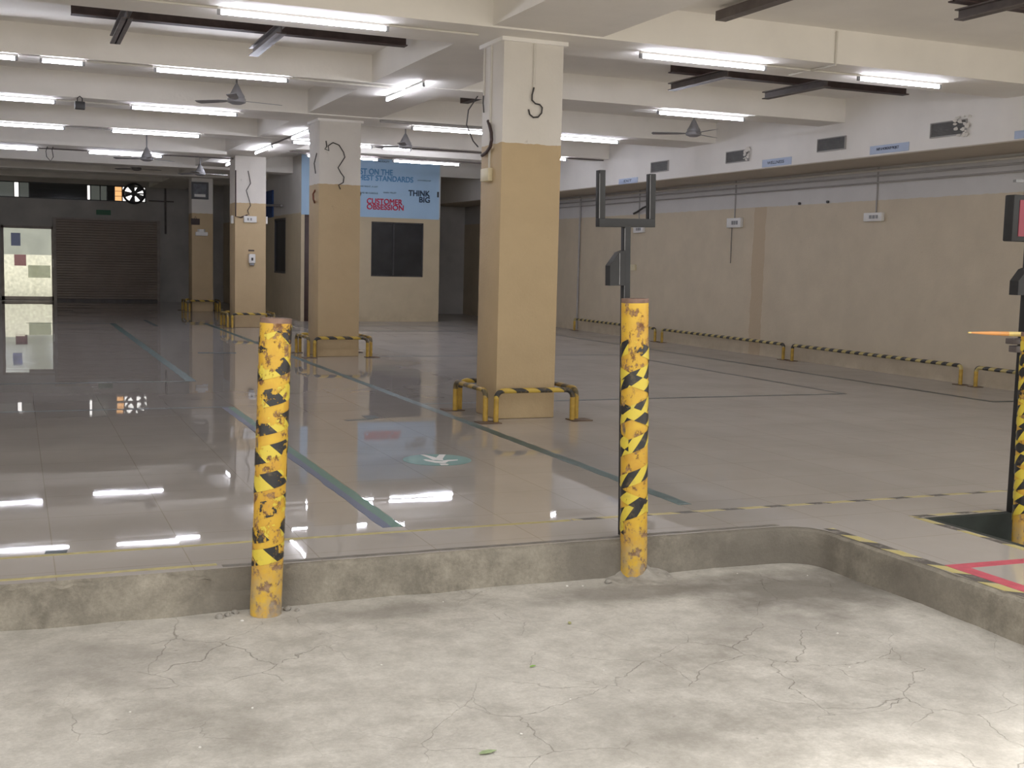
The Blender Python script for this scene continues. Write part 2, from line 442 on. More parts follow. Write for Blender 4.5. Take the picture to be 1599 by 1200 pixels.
# street
mb = MB(); n = 60
for xa, xb, ya, yb in ((-40, -6, -30, 5.6), (-6, 4.28, -30, -2), (4.98, 40, -30, 5.45), (-6, 4.28, -2, 5.6)):
    fine = (xa, ya) == (-6, -2)
    nx, ny = (110, 80) if fine else (2, 2)
    g = [[mb.bm.verts.new((xa + (xb - xa) * i / nx, ya + (yb - ya) * j / ny, SZ)) for j in range(ny + 1)] for i in range(nx + 1)]
    if fine:
        for row in g:
            for v in row:
                e = min(1, max(0, (v.co.x + 6) / .5), max(0, (v.co.y + 2) / .5))
                v.co.z += e * (.010 * noise.noise(v.co * 1.1) + .006 * noise.noise(v.co * 4.3))
    for i in range(nx):
        for j in range(ny): mb.face([g[i][j], g[i + 1][j], g[i + 1][j + 1], g[i][j + 1]])
struct(mb.build('ground', M['street']), 'cracked concrete street in front of the hall')
# rough curb, swept along the platform edge
path = []
for i in range(0, 420): path.append((-6.5 + 10.45 * i / 420, 5.505))
for k in range(0, 13):
    a = k / 12 * PI / 2
    path.append((3.95 + .22 * math.sin(a), 5.285 + .22 * math.cos(a)))
for i in range(1, 330): path.append((4.17, 5.285 - 8.28 * i / 330))
prof = [(.07, -.05), (.045, -.012), (.026, -.003), (.012, -.004), (-.002, -.014), (-.006, -.04), (-.006, -.065), (-.006, -.09), (-.007, -.13), (-.009, -.17), (-.016, -.215)]
mb = MB(); rows = []
for i, (x, y) in enumerate(path):
    xa, ya = path[max(i - 1, 0)]; xb, yb = path[min(i + 1, len(path) - 1)]
    t = Vector((xb - xa, yb - ya, 0)).normalized(); nrm = Vector((-t.y, t.x, 0))     # towards the platform
    row = []
    brk = max(0, 1 - abs((x - .98) / .20) ** 4) if y > 5.4 else 0
    rag = (2.0 if x < .85 else .45) if y > 5.4 else .7
    for d, z in prof:
        p = Vector((x, y, z)) + nrm * d
        q = Vector((x * 1.0, y, z * 2))
        nn = noise.noise(q * 3.1) * .55 + noise.noise(q * 9) * .3 + noise.noise(q * 24) * .22
        if d < .03:
            p += nrm * nn * ((.03 if rag > 1 else .017) if -.12 < z and d < .02 else .008 if d < .02 else .004)
            if -.03 < z: p.z += rag * min(0, noise.noise(Vector((x * 7, y * 7, 3.1))) * .016 + noise.noise(Vector((x * 23, y * 23, 1.7))) * .011)
            if brk and z > -.1:
                p += nrm * brk * .045; p.z -= brk * (.045 if d > -.004 else .012)
        row.append(mb.bm.verts.new(p))
    rows.append(row)
for a, b in zip(rows, rows[1:]):
    for j in range(len(prof) - 1): mb.face([a[j], b[j], b[j + 1], a[j + 1]])
struct(mb.build('trim_2', M['curb']), 'chipped concrete curb along the platform edge')

# ceiling slab and beams
box('x', M['white'], -6.5, 12, 5.4, 39.5, 3.82, 4.1)
slab = COL.objects['x']; slab.name = 'ceiling'; struct(slab)
beams = [(9.85, 10.75, 3.49), (13.66, 14.25, 3.5), (16.95, 17.95, 3.49), (20.75, 21.35, 3.5), (24.1, 25.2, 3.45), (28.3, 29.0, 3.45), (31.3, 32.3, 3.45), (35, 35.6, 3.5)]
k = 3
for y0, y1, z in beams:
    b = MB()
    if z == 3.45 and y0 < 27: b.box(-6.5, 3.9, y0, y1, z, 3.825); b.box(3.9, 10.62, y0, y1, 3.64, 3.825)
    else: b.box(-6.5, 10.62 if y0 < 27 else 6.2, y0, y1, z, 3.825, 0)
    struct(b.build('trim_%d' % k, M['white'], smooth=False)); k += 1
b = MB().box(3.87, 4.94, 5.4, 38.5, 3.505, 3.823); struct(b.build('trim_%d' % k, M['white'], smooth=False)); k += 1
b = MB().box(-6.5, 11.66, 5.5, 5.9, 3.36, 3.823); struct(b.build('trim_%d' % k, M['white'], smooth=False)); k += 1

# walls
wr = MB().box(11.66, 11.9, 5.5, 39.5, -.25, 3.0); struct(wr.build('wall_right', M['rwall'], smooth=False), 'long side wall, beige below and cream above')
wu = MB().box(10.62, 10.75, 5.5, 39.5, 3.0, 3.83); struct(wu.build('wall_right_upper', M['cream'], smooth=False))
wu = MB().box(10.625, 11.67, 5.5, 39.5, 2.985, 3.02); struct(wu.build('trim_%d' % k, M['soffit'], smooth=False)); k += 1
wl = MB().box(-6.7, -6.5, 5.5, 39.5, -.25, 3.9); struct(wl.build('wall_left', M['cream'], smooth=False))
# back wall, with the glazed door and the strip of high openings left free
wb = MB()
Y0, Y1 = 38.5, 38.7
wb.box(-6.6, -.36, Y0, Y1, -.1, 3.04); wb.box(-.36, 1.14, Y0, Y1, 2.22, 3.04); wb.box(1.14, 11.8, Y0, Y1, -.1, 3.04)
wb.box(-6.6, -1.2, Y0, Y1, 3.04, 3.52); wb.box(3.78, 11.8, Y0, Y1, 3.04, 3.52); wb.box(-6.6, 11.8, Y0, Y1, 3.52, 3.9)
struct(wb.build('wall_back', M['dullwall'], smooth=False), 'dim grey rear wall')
# facade above the opening and an added unseen canopy that shapes the street's shade
fb = MB().box(-14, 16, 5.3, 5.5, 3.36, 5.5); struct(fb.build('wall_front', M['facade'], smooth=False))
cb = MB().box(-14, 16, 4.5, 5.3, 3.62, 3.74); struct(cb.build('trim_%d' % k, M['facade'], smooth=False)); k += 1

# office block at the back right: front wall with the banner, window hole and the door
of = MB()
yf, yb = 27.3, 27.45
of.box(6.1, 6.18, yf, yb, 0, 3.83); of.box(6.18, 7.08, yf, yb, 2.54, 3.83); of.box(7.08, 7.77, yf, yb, 0, 3.83)
of.box(7.77, 9.06, yf, yb, 0, 1.07); of.box(7.77, 9.06, yf, yb, 2.355, 3.83); of.box(9.06, 9.47, yf, yb, 0, 3.83)
of.box(9.47, 11.7, yf, yb, 3.48, 3.83)
struct(of.build('wall_office', M['office'], smooth=False), 'beige front wall of the small office')
os_ = MB(); os_.box(6.12, 6.23, yb, 29.1, 0, 3.83); os_.box(6.12, 6.23, 29.1, 30.48, 0, 1.07); os_.box(6.12, 6.23, 29.1, 30.48, 2.43, 3.83); os_.box(6.12, 6.23, 30.48, 38.5, 0, 3.83)
struct(os_.build('wall_office_side', M['office'], smooth=False))
oi = MB(); oi.box(9.35, 9.47, yb, 31.0, 0, 3.83); oi.box(9.47, 10.75, 31.0, 31.15, 0, 3.83); oi.box(6.23, 9.4, 31.0, 31.1, 0, 3.83)
struct(oi.build('wall_inner', M['office'], smooth=False))
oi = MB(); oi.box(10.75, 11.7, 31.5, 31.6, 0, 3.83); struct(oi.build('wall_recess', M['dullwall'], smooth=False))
# office windows and door
w = empty('window_1', (8.41, 27.32, 1.07)); struct(w, 'dark square office window')
MB().box(-.645, .645, .03, .04, 0, 1.285).build('window_pane', M['glassdark'], w, smooth=False)
f = MB()
for a in ((-.65, -.62, 0, 1.285), (.62, .65, 0, 1.285), (-.65, .65, 0, .03), (-.65, .65, 1.255, 1.285), (-.10, -.07, 0, 1.285), (-.22, .1, .0, .02)): f.box(a[0], a[1], .0, .05, a[2], a[3])
f.build('window_frame', M['darkplastic'], w, smooth=False)
w = empty('window_2', (6.13, 29.79, 1.07)); struct(w, 'dark window in the office side wall')
MB().box(.03, .04, -.69, .69, 0, 1.36).build('window_pane', M['glassdark'], w, smooth=False)
f = MB()
for a in ((-.69, -.64, 0, 1.36), (.64, .69, 0, 1.36), (-.69, .69, 0, .05), (-.69, .69, 1.31, 1.36)): f.box(-.005, .05, a[0], a[1], a[2], a[3])
f.build('window_frame', M['darkplastic'], w, smooth=False)
d = empty('door_1', (6.63, 27.34, 0)); struct(d, 'dark brown office door')
MB().box(-.45, .45, .0, .05, 0, 2.53, .004).build('door_leaf', M['brown'], d)
MB().tube([(.36, -.045, 1.0), (.36, -.045, 1.12)], .012).tube([(.36, .01, 1.06), (.36, -.05, 1.06)], .012).build('door_handle', M['steelgrey'], d)

# glazed door in the back wall
d = empty('door_2', (.38, 38.55, 0)); struct(d, 'bright glazed exit door at the far left')
f = MB()
for a in ((-.74, -.66, 0, 2.22), (.66, .76, 0, 2.22), (-.74, .76, 2.14, 2.22), (-.74, .76, 0, .12)): f.box(a[0], a[1], -.06, .06, a[2], a[3])
f.build('door_frame', M['brownframe'], d, smooth=False)
MB().box(-.66, .66, -.005, .005, .12, 2.14).build('door_pane', M['pane'], d, smooth=False)
MB().box(-.46, -.2, -.012, -.006, 1.62, 2.0).build('notice', mk_pane('blue notice', (.30, .33, .50), .03), d, smooth=False)['label'] = 'faded blue notice on the glass'
MB().box(-.38, -.05, -.012, -.006, 1.03, 1.36).build('notice', mk_pane('pink notice', (.50, .34, .38), .03), d, smooth=False)['label'] = 'faded pink notice on the glass'
MB().box(.0, .62, -.012, -.006, .68, 1.05).build('notice', mk_pane('grey notice', (.62, .64, .60), .03), d, smooth=False)['label'] = 'grey sheet low on the glass'
MB().box(.685, .74, -.10, -.05, 1.0, 1.25, .006).build('door_lock', M['whiteplastic'], d)

# rolling shutter
sh = empty('door_3', (2.63, 38.44, 0)); struct(sh, 'closed brown rolling shutter in the rear wall')
mb = MB(); nsl = 31
for i in range(nsl):
    z0 = .06 + i * (2.39 / nsl); h = 2.39 / nsl
    a = [(0, z0), (-.028, z0 + h * .15), (-.034, z0 + h * .5), (-.028, z0 + h * .85), (0, z0 + h)]
    r0 = [mb.bm.verts.new((-1.46, y, z)) for y, z in a]; r1 = [mb.bm.verts.new((1.46, y, z)) for y, z in a]
    for j in range(4): mb.face([r0[j], r1[j], r1[j + 1], r0[j + 1]])
mb.build('slat_curtain', M['shutter'], sh)
MB().box(-1.46, 1.46, -.05, 0, 0, .06).build('bottom_bar', M['steelgrey'], sh, smooth=False)
MB().box(-1.54, -1.46, -.07, .05, 0, 2.46).build('guide_rail', M['brownframe'], sh, smooth=False)
MB().box(1.46, 1.54, -.07, .05, 0, 2.46).build('guide_rail', M['brownframe'], sh, smooth=False)
MB().box(-1.54, 1.54, -.09, .05, 2.45, 2.50).build('head_rail', M['brownframe'], sh, smooth=False)

# high window strip
w = empty('window_3', (1.29, 38.56, 3.04)); struct(w, 'strip of small high windows above the shutter')
f = MB(); f.box(-2.49, 2.49, -.04, .04, 0, .03); f.box(-2.49, 2.49, -.04, .04, .45, .48)
for x in (-2.49, -1.75, -1.28, -1.14, -.86, .76, .86, 1.14, 1.34, 1.55, 1.78, 2.46): f.box(x, x + .03, -.04, .04, 0, .48)
for z in (.16, .31): f.box(1.57, 1.8, -.015, .015, z, z + .012); f.box(-2.49, -1.75, -.015, .015, z, z + .012)
f.build('window_frame', M['darkplastic'], w, smooth=False)
for x0, x1, mm in ((-2.46, -1.28, 'panegrey'), (-1.11, -.86, 'panegrey'), (-.83, .76, 'panedark'), (.89, 1.14, 'panegrey'), (1.17, 1.34, 'panegrey'), (1.37, 1.55, 'panedark'), (1.58, 1.78, 'panewarm')):
    MB().box(x0, x1, -.004, .004, .03, .45).build('window_pane', M[mm], w, smooth=False)
# what stands outside behind the building
struct(box('exterior_ground', M['exterior'], -20, 25, 38.8, 70, -.3, -.05))
struct(box('exterior_wall', M['exterior'], -12, 14, 43, 43.3, -.1, 1.35), 'pale rubble wall outside the glazed door')
struct(box('exterior_building', M['exteriordark'], -12, 20, 47, 48, -.1, 2.9))

# ------------------------------------------------------------------ pillars
PIL = [(4.12, 4.72, 10.2, 10.72), (4.14, 4.77, 17.37, 18.0), (4.17, 4.80, 24.75, 25.4), (4.26, 4.80, 31.85, 32.45)]
pl = ['nearest square pillar, cream above and beige below, hook-shaped wire on its front',
      'second square pillar from the street, long dangling wire down its cream upper half',
      'third square pillar from the street, white switchboard and dispenser on its front',
      'farthest square pillar with a framed picture on its upper half']
for i, (x0, x1, y0, y1) in enumerate(PIL):
    cx, cy = (x0 + x1) / 2, (y0 + y1) / 2
    e = tag(empty('pillar', (cx, cy, 0)), pl[i], 'pillar', 'square pillars in a row')
    a, b = (x1 - x0) / 2, (y1 - y0) / 2
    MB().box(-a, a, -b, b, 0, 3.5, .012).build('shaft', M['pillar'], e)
    if i < 2:
        MB().box(-a - .03, a + .03, -b - .03, b + .03, 3.455, 3.505, .004).build('head_moulding', M['cream'], e)
    def P(x, y, z): return (x - cx, y - cy, z)
    if i == 0:
        MB().tube([P(4.42, y0 - .006, 3.46), P(4.42, y0 - .006, 3.06)], .012, 8).build('conduit', M['conduit'], e)
        MB().tube([P(4.42, y0 - .012, 3.06), P(4.40, y0 - .02, 2.99), P(4.40, y0 - .02, 2.945), P(4.435, y0 - .018, 2.915), P(4.48, y0 - .018, 2.91), P(4.505, y0 - .018, 2.885), P(4.50, y0 - .018, 2.835), P(4.465, y0 - .018, 2.795), P(4.42, y0 - .015, 2.79), P(4.385, y0 - .012, 2.815), P(4.375, y0 - .006, 2.86)], .0075, 8).build('hook_wire', M['wire'], e)
        MB().tube([P(x0 - .006, 10.66, 3.46), P(x0 - .006, 10.66, 3.02)], .011, 8).build('conduit', M['conduit'], e)
        MB().tube([P(x0 - .006, 10.48, 3.46), P(x0 - .006, 10.48, 2.33)], .014, 8).build('conduit', M['conduit'], e)
        MB().tube([P(x0 - .006, 10.54, 2.77), P(x0 - .03, 10.44, 2.72), P(x0 - .035, 10.38, 2.65), P(x0 - .035, 10.365, 2.58), P(x0 - .035, 10.40, 2.52), P(x0 - .03, 10.50, 2.48), P(x0 - .02, 10.64, 2.46)], .016, 8).build('cable_hose', M['steel'], e)
        MB().tube([P(x0 - .008, 10.67, 3.03), P(x0 - .014, 10.66, 2.95), P(x0 - .012, 10.64, 2.86)], .006, 6).build('hanging_wire', M['wire'], e)
        MB().box(-a - .05, -a, 10.40 - cy, 10.60 - cy, 2.21, 2.33, .008).build('socket_box', M['ivory'], e)
    if i == 1:
        MB().tube([P(4.24, y0 - .004, 3.17), P(4.25, y0 - .02, 3.09), P(4.22, y0 - .02, 3.05), P(4.28, y0 - .02, 3.03), P(4.27, y0 - .02, 3.10), P(4.34, y0 - .02, 3.15), P(4.43, y0 - .02, 3.12), P(4.50, y0 - .02, 3.02), P(4.52, y0 - .02, 2.95), P(4.47, y0 - .02, 2.87), P(4.42, y0 - .02, 2.79), P(4.46, y0 - .02, 2.72), P(4.51, y0 - .02, 2.66), P(4.50, y0 - .02, 2.58), P(4.43, y0 - .02, 2.54), P(4.46, y0 - .015, 2.48)], .008, 6).build('dangling_wire', M['wire'], e)
        MB().tube([P(x0 - .004, 17.5, 3.0), P(x0 - .03, 17.55, 2.85), P(x0 - .02, 17.5, 2.7)], .008, 6).build('hanging_wire', M['wire'], e)
        MB().tube([P(x0 - .004, 17.6, 2.46), P(x0 - .05, 17.52, 2.40), P(x0 - .05, 17.5, 2.32), P(x0 - .004, 17.62, 2.28)], .014, 6).build('cable_loop', paint('reddish cable', (.2, .06, .03), .6, .2, 9), e)
        MB().tube([P(x1 + .006, 17.5, 2.5), P(x1 + .04, 17.5, 2.44), P(x1 + .01, 17.5, 2.36)], .01, 6).build('hanging_wire', M['wire'], e)
    if i == 2:
        MB().tube([P(4.43, y0 - .005, 3.2), P(4.46, y0 - .02, 3.05), P(4.48, y0 - .02, 2.95), P(4.39, y0 - .02, 2.8), P(4.45, y0 - .02, 2.62), P(4.48, y0 - .02, 2.5), P(4.42, y0 - .02, 2.4), P(4.45, y0 - .02, 2.31)], .008, 6).build('dangling_wire', M['wire'], e)
        MB().tube([P(4.18, y0 - .01, 3.2), P(4.18, y0 - .01, 2.27), P(4.28, y0 - .012, 2.25), P(4.42, y0 - .02, 2.31)], .014, 6).build('cable_hose', M['steel'], e)
    # pipe guard round the foot
    g = tag(empty('pillar_guard', (cx, cy, 0)), ['yellow pipe guard around the foot of the nearest pillar', 'yellow pipe guard around the foot of the second pillar',
            'yellow pipe guard around the foot of the third pillar', 'yellow pipe guard around the foot of the farthest pillar'][i], 'pipe guard', 'pipe guards around the pillars')
    ax, ay, r, h = a + .16, b + .17 + (.05 if i == 0 else 0), .024, .29
    for sx, sy, along in ((0, -1, 'x'), (0, 1, 'x'), (-1, 0, 'y'), (1, 0, 'y')):
        ins = .075
        L = (ax if along == 'x' else ay) - ins
        pts = []
        for q in range(7):
            t = q / 6 * PI / 2; pts.append((-L + .07 * (1 - math.sin(t)) - .0, h - .07 + .07 * math.sin(t) if False else h - .07 * (1 - math.sin(t))))
        arc = [(-L + .07 - .07 * math.cos(t), h - .07 + .07 * math.sin(t)) for t in [q / 6 * PI / 2 for q in range(7)]]
        full = arc + [(-x, z) for x, z in arc[::-1]]
        def W(u, z): return (u, sy * ay, z) if along == 'x' else (sx * ax, u, z)
        MB().tube([W(u, z) for u, z in full], r, 12).build('rail', M['railtape_x' if along == 'x' else 'railtape_side'], g)
        for s_ in (-1, 1):
            MB().tube([W(s_ * L, .008), W(s_ * L, h - .07)], r, 12).build('leg', M['legyellow'], g)
    for sx in (-1, 1):
        for sy in (-1, 1):
            MB().box(sx * ax - .10, sx * ax + .10, sy * ay - .09, sy * ay + .09, 0, .008).build('base_plate', M['plate'], g, smooth=False)

# guard rails along the right wall
spans = [(20.27, 23.9, 'farthest striped guard rail along the right wall'), (16.06, 20.0, 'striped guard rail along the right wall, second from the far end'),
         (12.12, 15.82, 'long striped guard rail in the middle of the right wall'), (8.2, 11.85, 'nearest striped guard rail on the right wall, cut by the picture edge')]
for y0, y1, lab in spans:
    g = tag(empty('guard_rail', (11.5, (y0 + y1) / 2, 0)), lab, 'guard rail', 'guard rails along the right wall')
    L, h, r = (y1 - y0) / 2, .255, .026
    arc = [(-L + .05 - .05 * math.cos(t), h - .05 + .05 * math.sin(t)) for t in [q / 6 * PI / 2 for q in range(7)]]
    full = arc + [(-x, z) for x, z in arc[::-1]]
    MB().tube([(0, u, z) for u, z in full], r, 12).build('rail', M['railtape_y'], g)
    for s_ in (-1, 1):
        lg = MB().tube([(0, s_ * L, .008), (0, s_ * L, h - .05)], r, 12).build('leg', M['legyellow'], g)
        MB().box(-.07, .07, s_ * L - .07, s_ * L + .07, 0, .008).build('base_plate', M['plate'], lg, smooth=False)

# ------------------------------------------------------------------ tube lights
def tube_light(cx, cy, z, L, label, rz=0.0, group='tube lights on the ceiling beams'):
    e = tag(empty('tube_light', (cx, cy, z), rz), label, 'tube light', group)
    h = L / 2
    MB().tube([(-h, 0, 0), (h, 0, 0)], .0155, 12).build('lamp_tube', M['tube'], e)
    bt = MB().box(-h - .03, h + .03, -.014, .014, .024, .046).build('batten', M['whiteplastic'], e, smooth=False)
    for s_ in (-1, 1):
        MB().box(s_ * (h + .016) - .014, s_ * (h + .016) + .014, -.014, .014, -.018, .024).build('lamp_holder', M['greyplastic'], bt, smooth=False)
    return e
Z = 3.452
TL = [  # x0, x1, y, z, label
 (1.60, 3.00, 10.18, 3.444, 'tube light on the front beam, left of the nearest pillar, highest in the picture'),
 (5.55, 6.92, 10.22, 3.444, 'tube light on the front beam just right of the nearest pillar'),
 (8.13, 9.17, 10.25, 3.444, 'shorter tube light on the front beam near the right wall'),
 (-1.33, .04, 13.72, Z, 'tube light on the second beam cut by the left picture edge'),
 (.31, .70, 13.72, Z, 'very short tube light on the second beam, far left'),
 (1.47, 2.88, 13.72, Z, 'long tube light on the second beam left of the nearest pillar'),
 (7.80, 9.08, 13.85, Z, 'tube light on the second beam above the ceiling fan, right bay'),
 (-.85, .52, 17.3, 3.444, 'tube light on the third beam cut by the left picture edge'),
 (1.53, 2.92, 17.3, 3.444, 'tube light on the third beam, left bay, below the ceiling fan'),
 (5.60, 6.97, 17.45, 3.444, 'tube light on the third beam, running behind the nearest pillar from its left'),
 (7.68, 9.05, 17.42, 3.444, 'tube light on the third beam showing just right of the nearest pillar'),
 (-.60, .765, 20.9, Z, 'tube light on the fourth beam cut by the left picture edge'),
 (1.53, 2.90, 20.85, Z, 'tube light on the fourth beam, left bay'),
 (4.52, 5.90, 20.85, Z, 'tube light on the fourth beam, its left part behind the second pillar'),
 (6.15, 6.64, 20.9, Z, 'short tube light on the fourth beam above the banner'),
 (8.40, 9.76, 20.9, Z, 'tube light on the fourth beam almost hidden by the nearest pillar'),
 (-.92, .43, 24.95, 3.405, 'lowest tube light cut by the left picture edge'),
 (1.39, 2.74, 24.95, 3.405, 'lowest left bay tube light with a ceiling fan in front of its end'),
 (5.25, 6.63, 22.95, 3.42, 'tube light low before the banner, partly behind the second pillar'),
 (7.01, 8.37, 23.05, 3.42, 'tube light running across the top of the banner'),
]
for x0, x1, y, z, lab in TL:
    tube_light((x0 + x1) / 2, y, z, x1 - x0, lab)
for y0, y1, lab in ((13.2, 14.62, 'slanting tube light under the lengthwise beam before the second pillar'),
                    (18.92, 20.15, 'slanting tube light under the lengthwise beam left of the second pillar'),
                    (21.9, 23.45, 'slanting tube light under the lengthwise beam above the third pillar'),
                    (25.5, 26.9, 'slanting tube light under the lengthwise beam behind the third pillar')):
    tube_light(4.345, (y0 + y1) / 2, Z, y1 - y0, lab, PI / 2, 'tube lights under the lengthwise beam')
# rods hanging the two lights in front of the banner, and conduits joining the rows
def conduit(pts, r, label, mat='conduit', group='conduits under the ceiling'):
    p0 = Vector(pts[0]); o = MB().tube([Vector(p) - p0 for p in pts], r, 8).build('conduit_pipe', M[mat], loc=p0)
    return tag(o, label, 'pipe', group)
conduit([(-3, 10.18, 3.478), (1.57, 10.18, 3.478)], .011, 'thin conduit on the front beam left of its tube light')
conduit([(3.03, 10.18, 3.478), (3.86, 10.18, 3.478)], .011, 'thin conduit between the front beam light and the nearest pillar')
conduit([(6.95, 10.23, 3.478), (8.1, 10.24, 3.478)], .011, 'thin conduit joining the two right bay lights on the front beam')
conduit([(7.5, 10.6, 3.478), (7.5, 9.838, 3.478), (7.5, 9.838, 3.80)], .011, 'angled conduit climbing the face of the front beam, right bay')
conduit([(.75, 13.75, 3.488), (1.43, 13.75, 3.488)], .011, 'conduit between the two left bay lights on the second beam')
conduit([(2.92, 13.75, 3.488), (4.33, 13.85, 3.488)], .011, 'pale conduit from the second beam light to the slanting tube')
conduit([(.56, 17.33, 3.478), (1.49, 17.33, 3.478)], .011, 'conduit between the two left bay lights on the third beam')
conduit([(4.95, 17.0, 3.47), (7.62, 17.0, 3.47)], .022, 'dark conduit on the third beam right of the nearest pillar', 'pipegrey')
conduit([(.8, 20.9, 3.488), (1.49, 20.9, 3.488)], .011, 'conduit between the two left bay lights on the fourth beam', 'pipegrey')
conduit([(6.7, 20.95, 3.488), (10.6, 20.95, 3.488)], .014, 'dark conduit along the fourth beam above the banner', 'steelgrey')
conduit([(.47, 24.95, 3.44), (1.35, 24.95, 3.44)], .013, 'dark conduit between the two lowest left bay lights', 'steelgrey')
conduit([(2.78, 24.95, 3.44), (4.2, 24.95, 3.44)], .013, 'dark conduit from the lowest light towards the third pillar', 'steelgrey')
conduit([(4.345, 20.2, 3.49), (4.345, 21.86, 3.49)], .014, 'dark conduit linking two slanting tubes under the lengthwise beam', 'steelgrey')
conduit([(4.9, 23.0, 3.484), (10.62, 23.08, 3.484)], .013, 'long dark conduit carrying the lights before the banner', 'steelgrey')

# ------------------------------------------------------------------ steel frames under the slab
def frame(label, lx0, lx1, ly, crosses, name='steel_frame'):
    e = tag(empty(name, ((lx0 + lx1) / 2, ly, 3.70)), label, 'steel beam frame', 'dark steel frames under the ceiling')
    cx = (lx0 + lx1) / 2
    def ib(m, along, c, a, b, z0, z1, w):
        t = .012
        for zz0, zz1, ww in ((z0, z0 + t, w), (z1 - t, z1, w), (z0, z1, t)):
            if along == 'x': m.box(a, b, c - ww / 2, c + ww / 2, zz0, zz1)
            else: m.box(c - ww / 2, c + ww / 2, a, b, zz0, zz1)
    m = MB(); ib(m, 'x', 0, lx0 - cx, lx1 - cx, -.02, .118, .12); m.build('long_beam', M['steel'], e, smooth=False)
    for x, ya, yb in crosses:
        m = MB(); ib(m, 'y', x - cx, ya - ly, yb - ly, -.11, -.02, .10); m.build('cross_beam', M['steelgrey'], e, smooth=False)
    return e
frame('dark steel frame under the ceiling left of the nearest pillar', .53, 3.82, 12.2, [(.99, 11.65, 13.1), (2.40, 11.65, 13.1)])
frame('dark steel frame under the ceiling right of the nearest pillar', 7.0, 10.4, 12.2, [(7.42, 11.65, 12.9), (8.78, 11.65, 12.9)])
frame('dark steel frame at the top right corner of the picture', 7.15, 10.4, 7.88, [(7.42, 7.1, 8.1)])
b = MB().box(-.055, .055, -1.6, .25, -.085, 0); tag(b.build('steel_beam', M['steelgrey'], loc=(5.98, 9.3, 3.78), smooth=False), 'single dark steel beam pointing to the front, above the right post', 'steel beam')
b = MB().box(-.06, .06, -.45, .45, -.1, 0); tag(b.build('steel_beam', M['steel'], loc=(5.95, 15.75, 3.8), smooth=False), 'short dark steel beam end left of the nearest pillar', 'steel beam')

# ------------------------------------------------------------------ ceiling fans
def fan(x, y, z, rot, label, top=3.82):
    e = tag(empty('ceiling_fan', (x, y, z)), label, 'ceiling fan', 'ceiling fans')
    MB().tube([(0, 0, .10), (0, 0, top - z)], .012, 8).build('down_rod', M['fan'], e)
    MB().lathe([(.012, .16), (.03, .13), (.075, .04), (.10, .0), (.10, -.02)], 20).build('canopy', M['fan'], e)
    MB().lathe([(.10, -.02), (.115, -.035), (.115, -.075), (.06, -.10), (.0, -.105)], 20).build('motor', M['fan'], e)
    for k_ in range(3):
        a = rot + k_ * 2 * PI / 3
        m = MB()
        pts = [(.10, -.02), (.24, -.055), (.60, -.065), (.62, 0), (.60, .06), (.24, .05), (.10, .02)]
        m.prism(pts, -.004, .002)
        m.build('blade', M['fan'], e, loc=(0, 0, -.05), rot=(math.radians(9), 0, a), smooth=False)
    return e
fan(2.63, 15.5, 3.47, .25, 'ceiling fan hanging between the second and third beams, left bay')
fan(6.09, 19.4, 3.42, .1, 'ceiling fan left of the nearest pillar, in front of the banner lights')
fan(9.32, 15.5, 3.485, .5, 'ceiling fan under the tube light in the right bay')
fan(2.27, 22.95, 3.25, .6, 'ceiling fan in front of the lowest left bay tube light')
fan(2.75, 30.2, 3.55, .3, 'farthest ceiling fan above the rolling shutter')
fan(3.75, 26.7, 3.28, .15, 'ceiling fan beside the top of the farthest pillar')

# small things on the ceiling
e = tag(empty('loudspeaker', (.83, 16.9, 3.40)), 'small dark loudspeaker hung from the third beam, left bay', 'speaker')
MB().box(-.065, .065, -.05, .05, -.07, .03, .012).build('body', M['darkplastic'], e)
MB().tube([(-.03, 0, .03), (-.03, 0, .075), (0, 0, .10), (.03, 0, .075), (.03, 0, .03)], .008, 6).build('bracket', M['wire'], e)
o = MB().tube([(0, 0, 0), (-.03, 0, -.10), (-.02, 0, -.2), (.05, 0, -.28), (.10, 0, -.20), (.08, 0, -.06), (.1, 0, 0)], .008, 6).build('loose_cable', M['wire'], loc=(.62, 24.6, 3.46))
tag(o, 'loose cable loop hanging between the lowest left bay lights', 'cable')
o = MB().tube([(0, 0, 0), (-.12, 0, -.18), (-.14, 0, -.36), (-.05, 0, -.55), (.02, 0, -.62)], .008, 6).build('loose_cable', M['wire'], loc=(5.32, 14.0, 3.5))
tag(o, 'loose cable drooping left of the nearest pillar', 'cable')
o = MB().tube([(0, 0, 0), (.1, 0, -.08), (.13, 0, -.2), (.06, 0, -.34), (-.03, 0, -.45), (.05, 0, -.5), (.16, 0, -.5)], .008, 6).build('loose_cable', M['wire'], loc=(6.15, 14.15, 3.42))
tag(o, 'loose cable drooping right of the nearest pillar', 'cable')

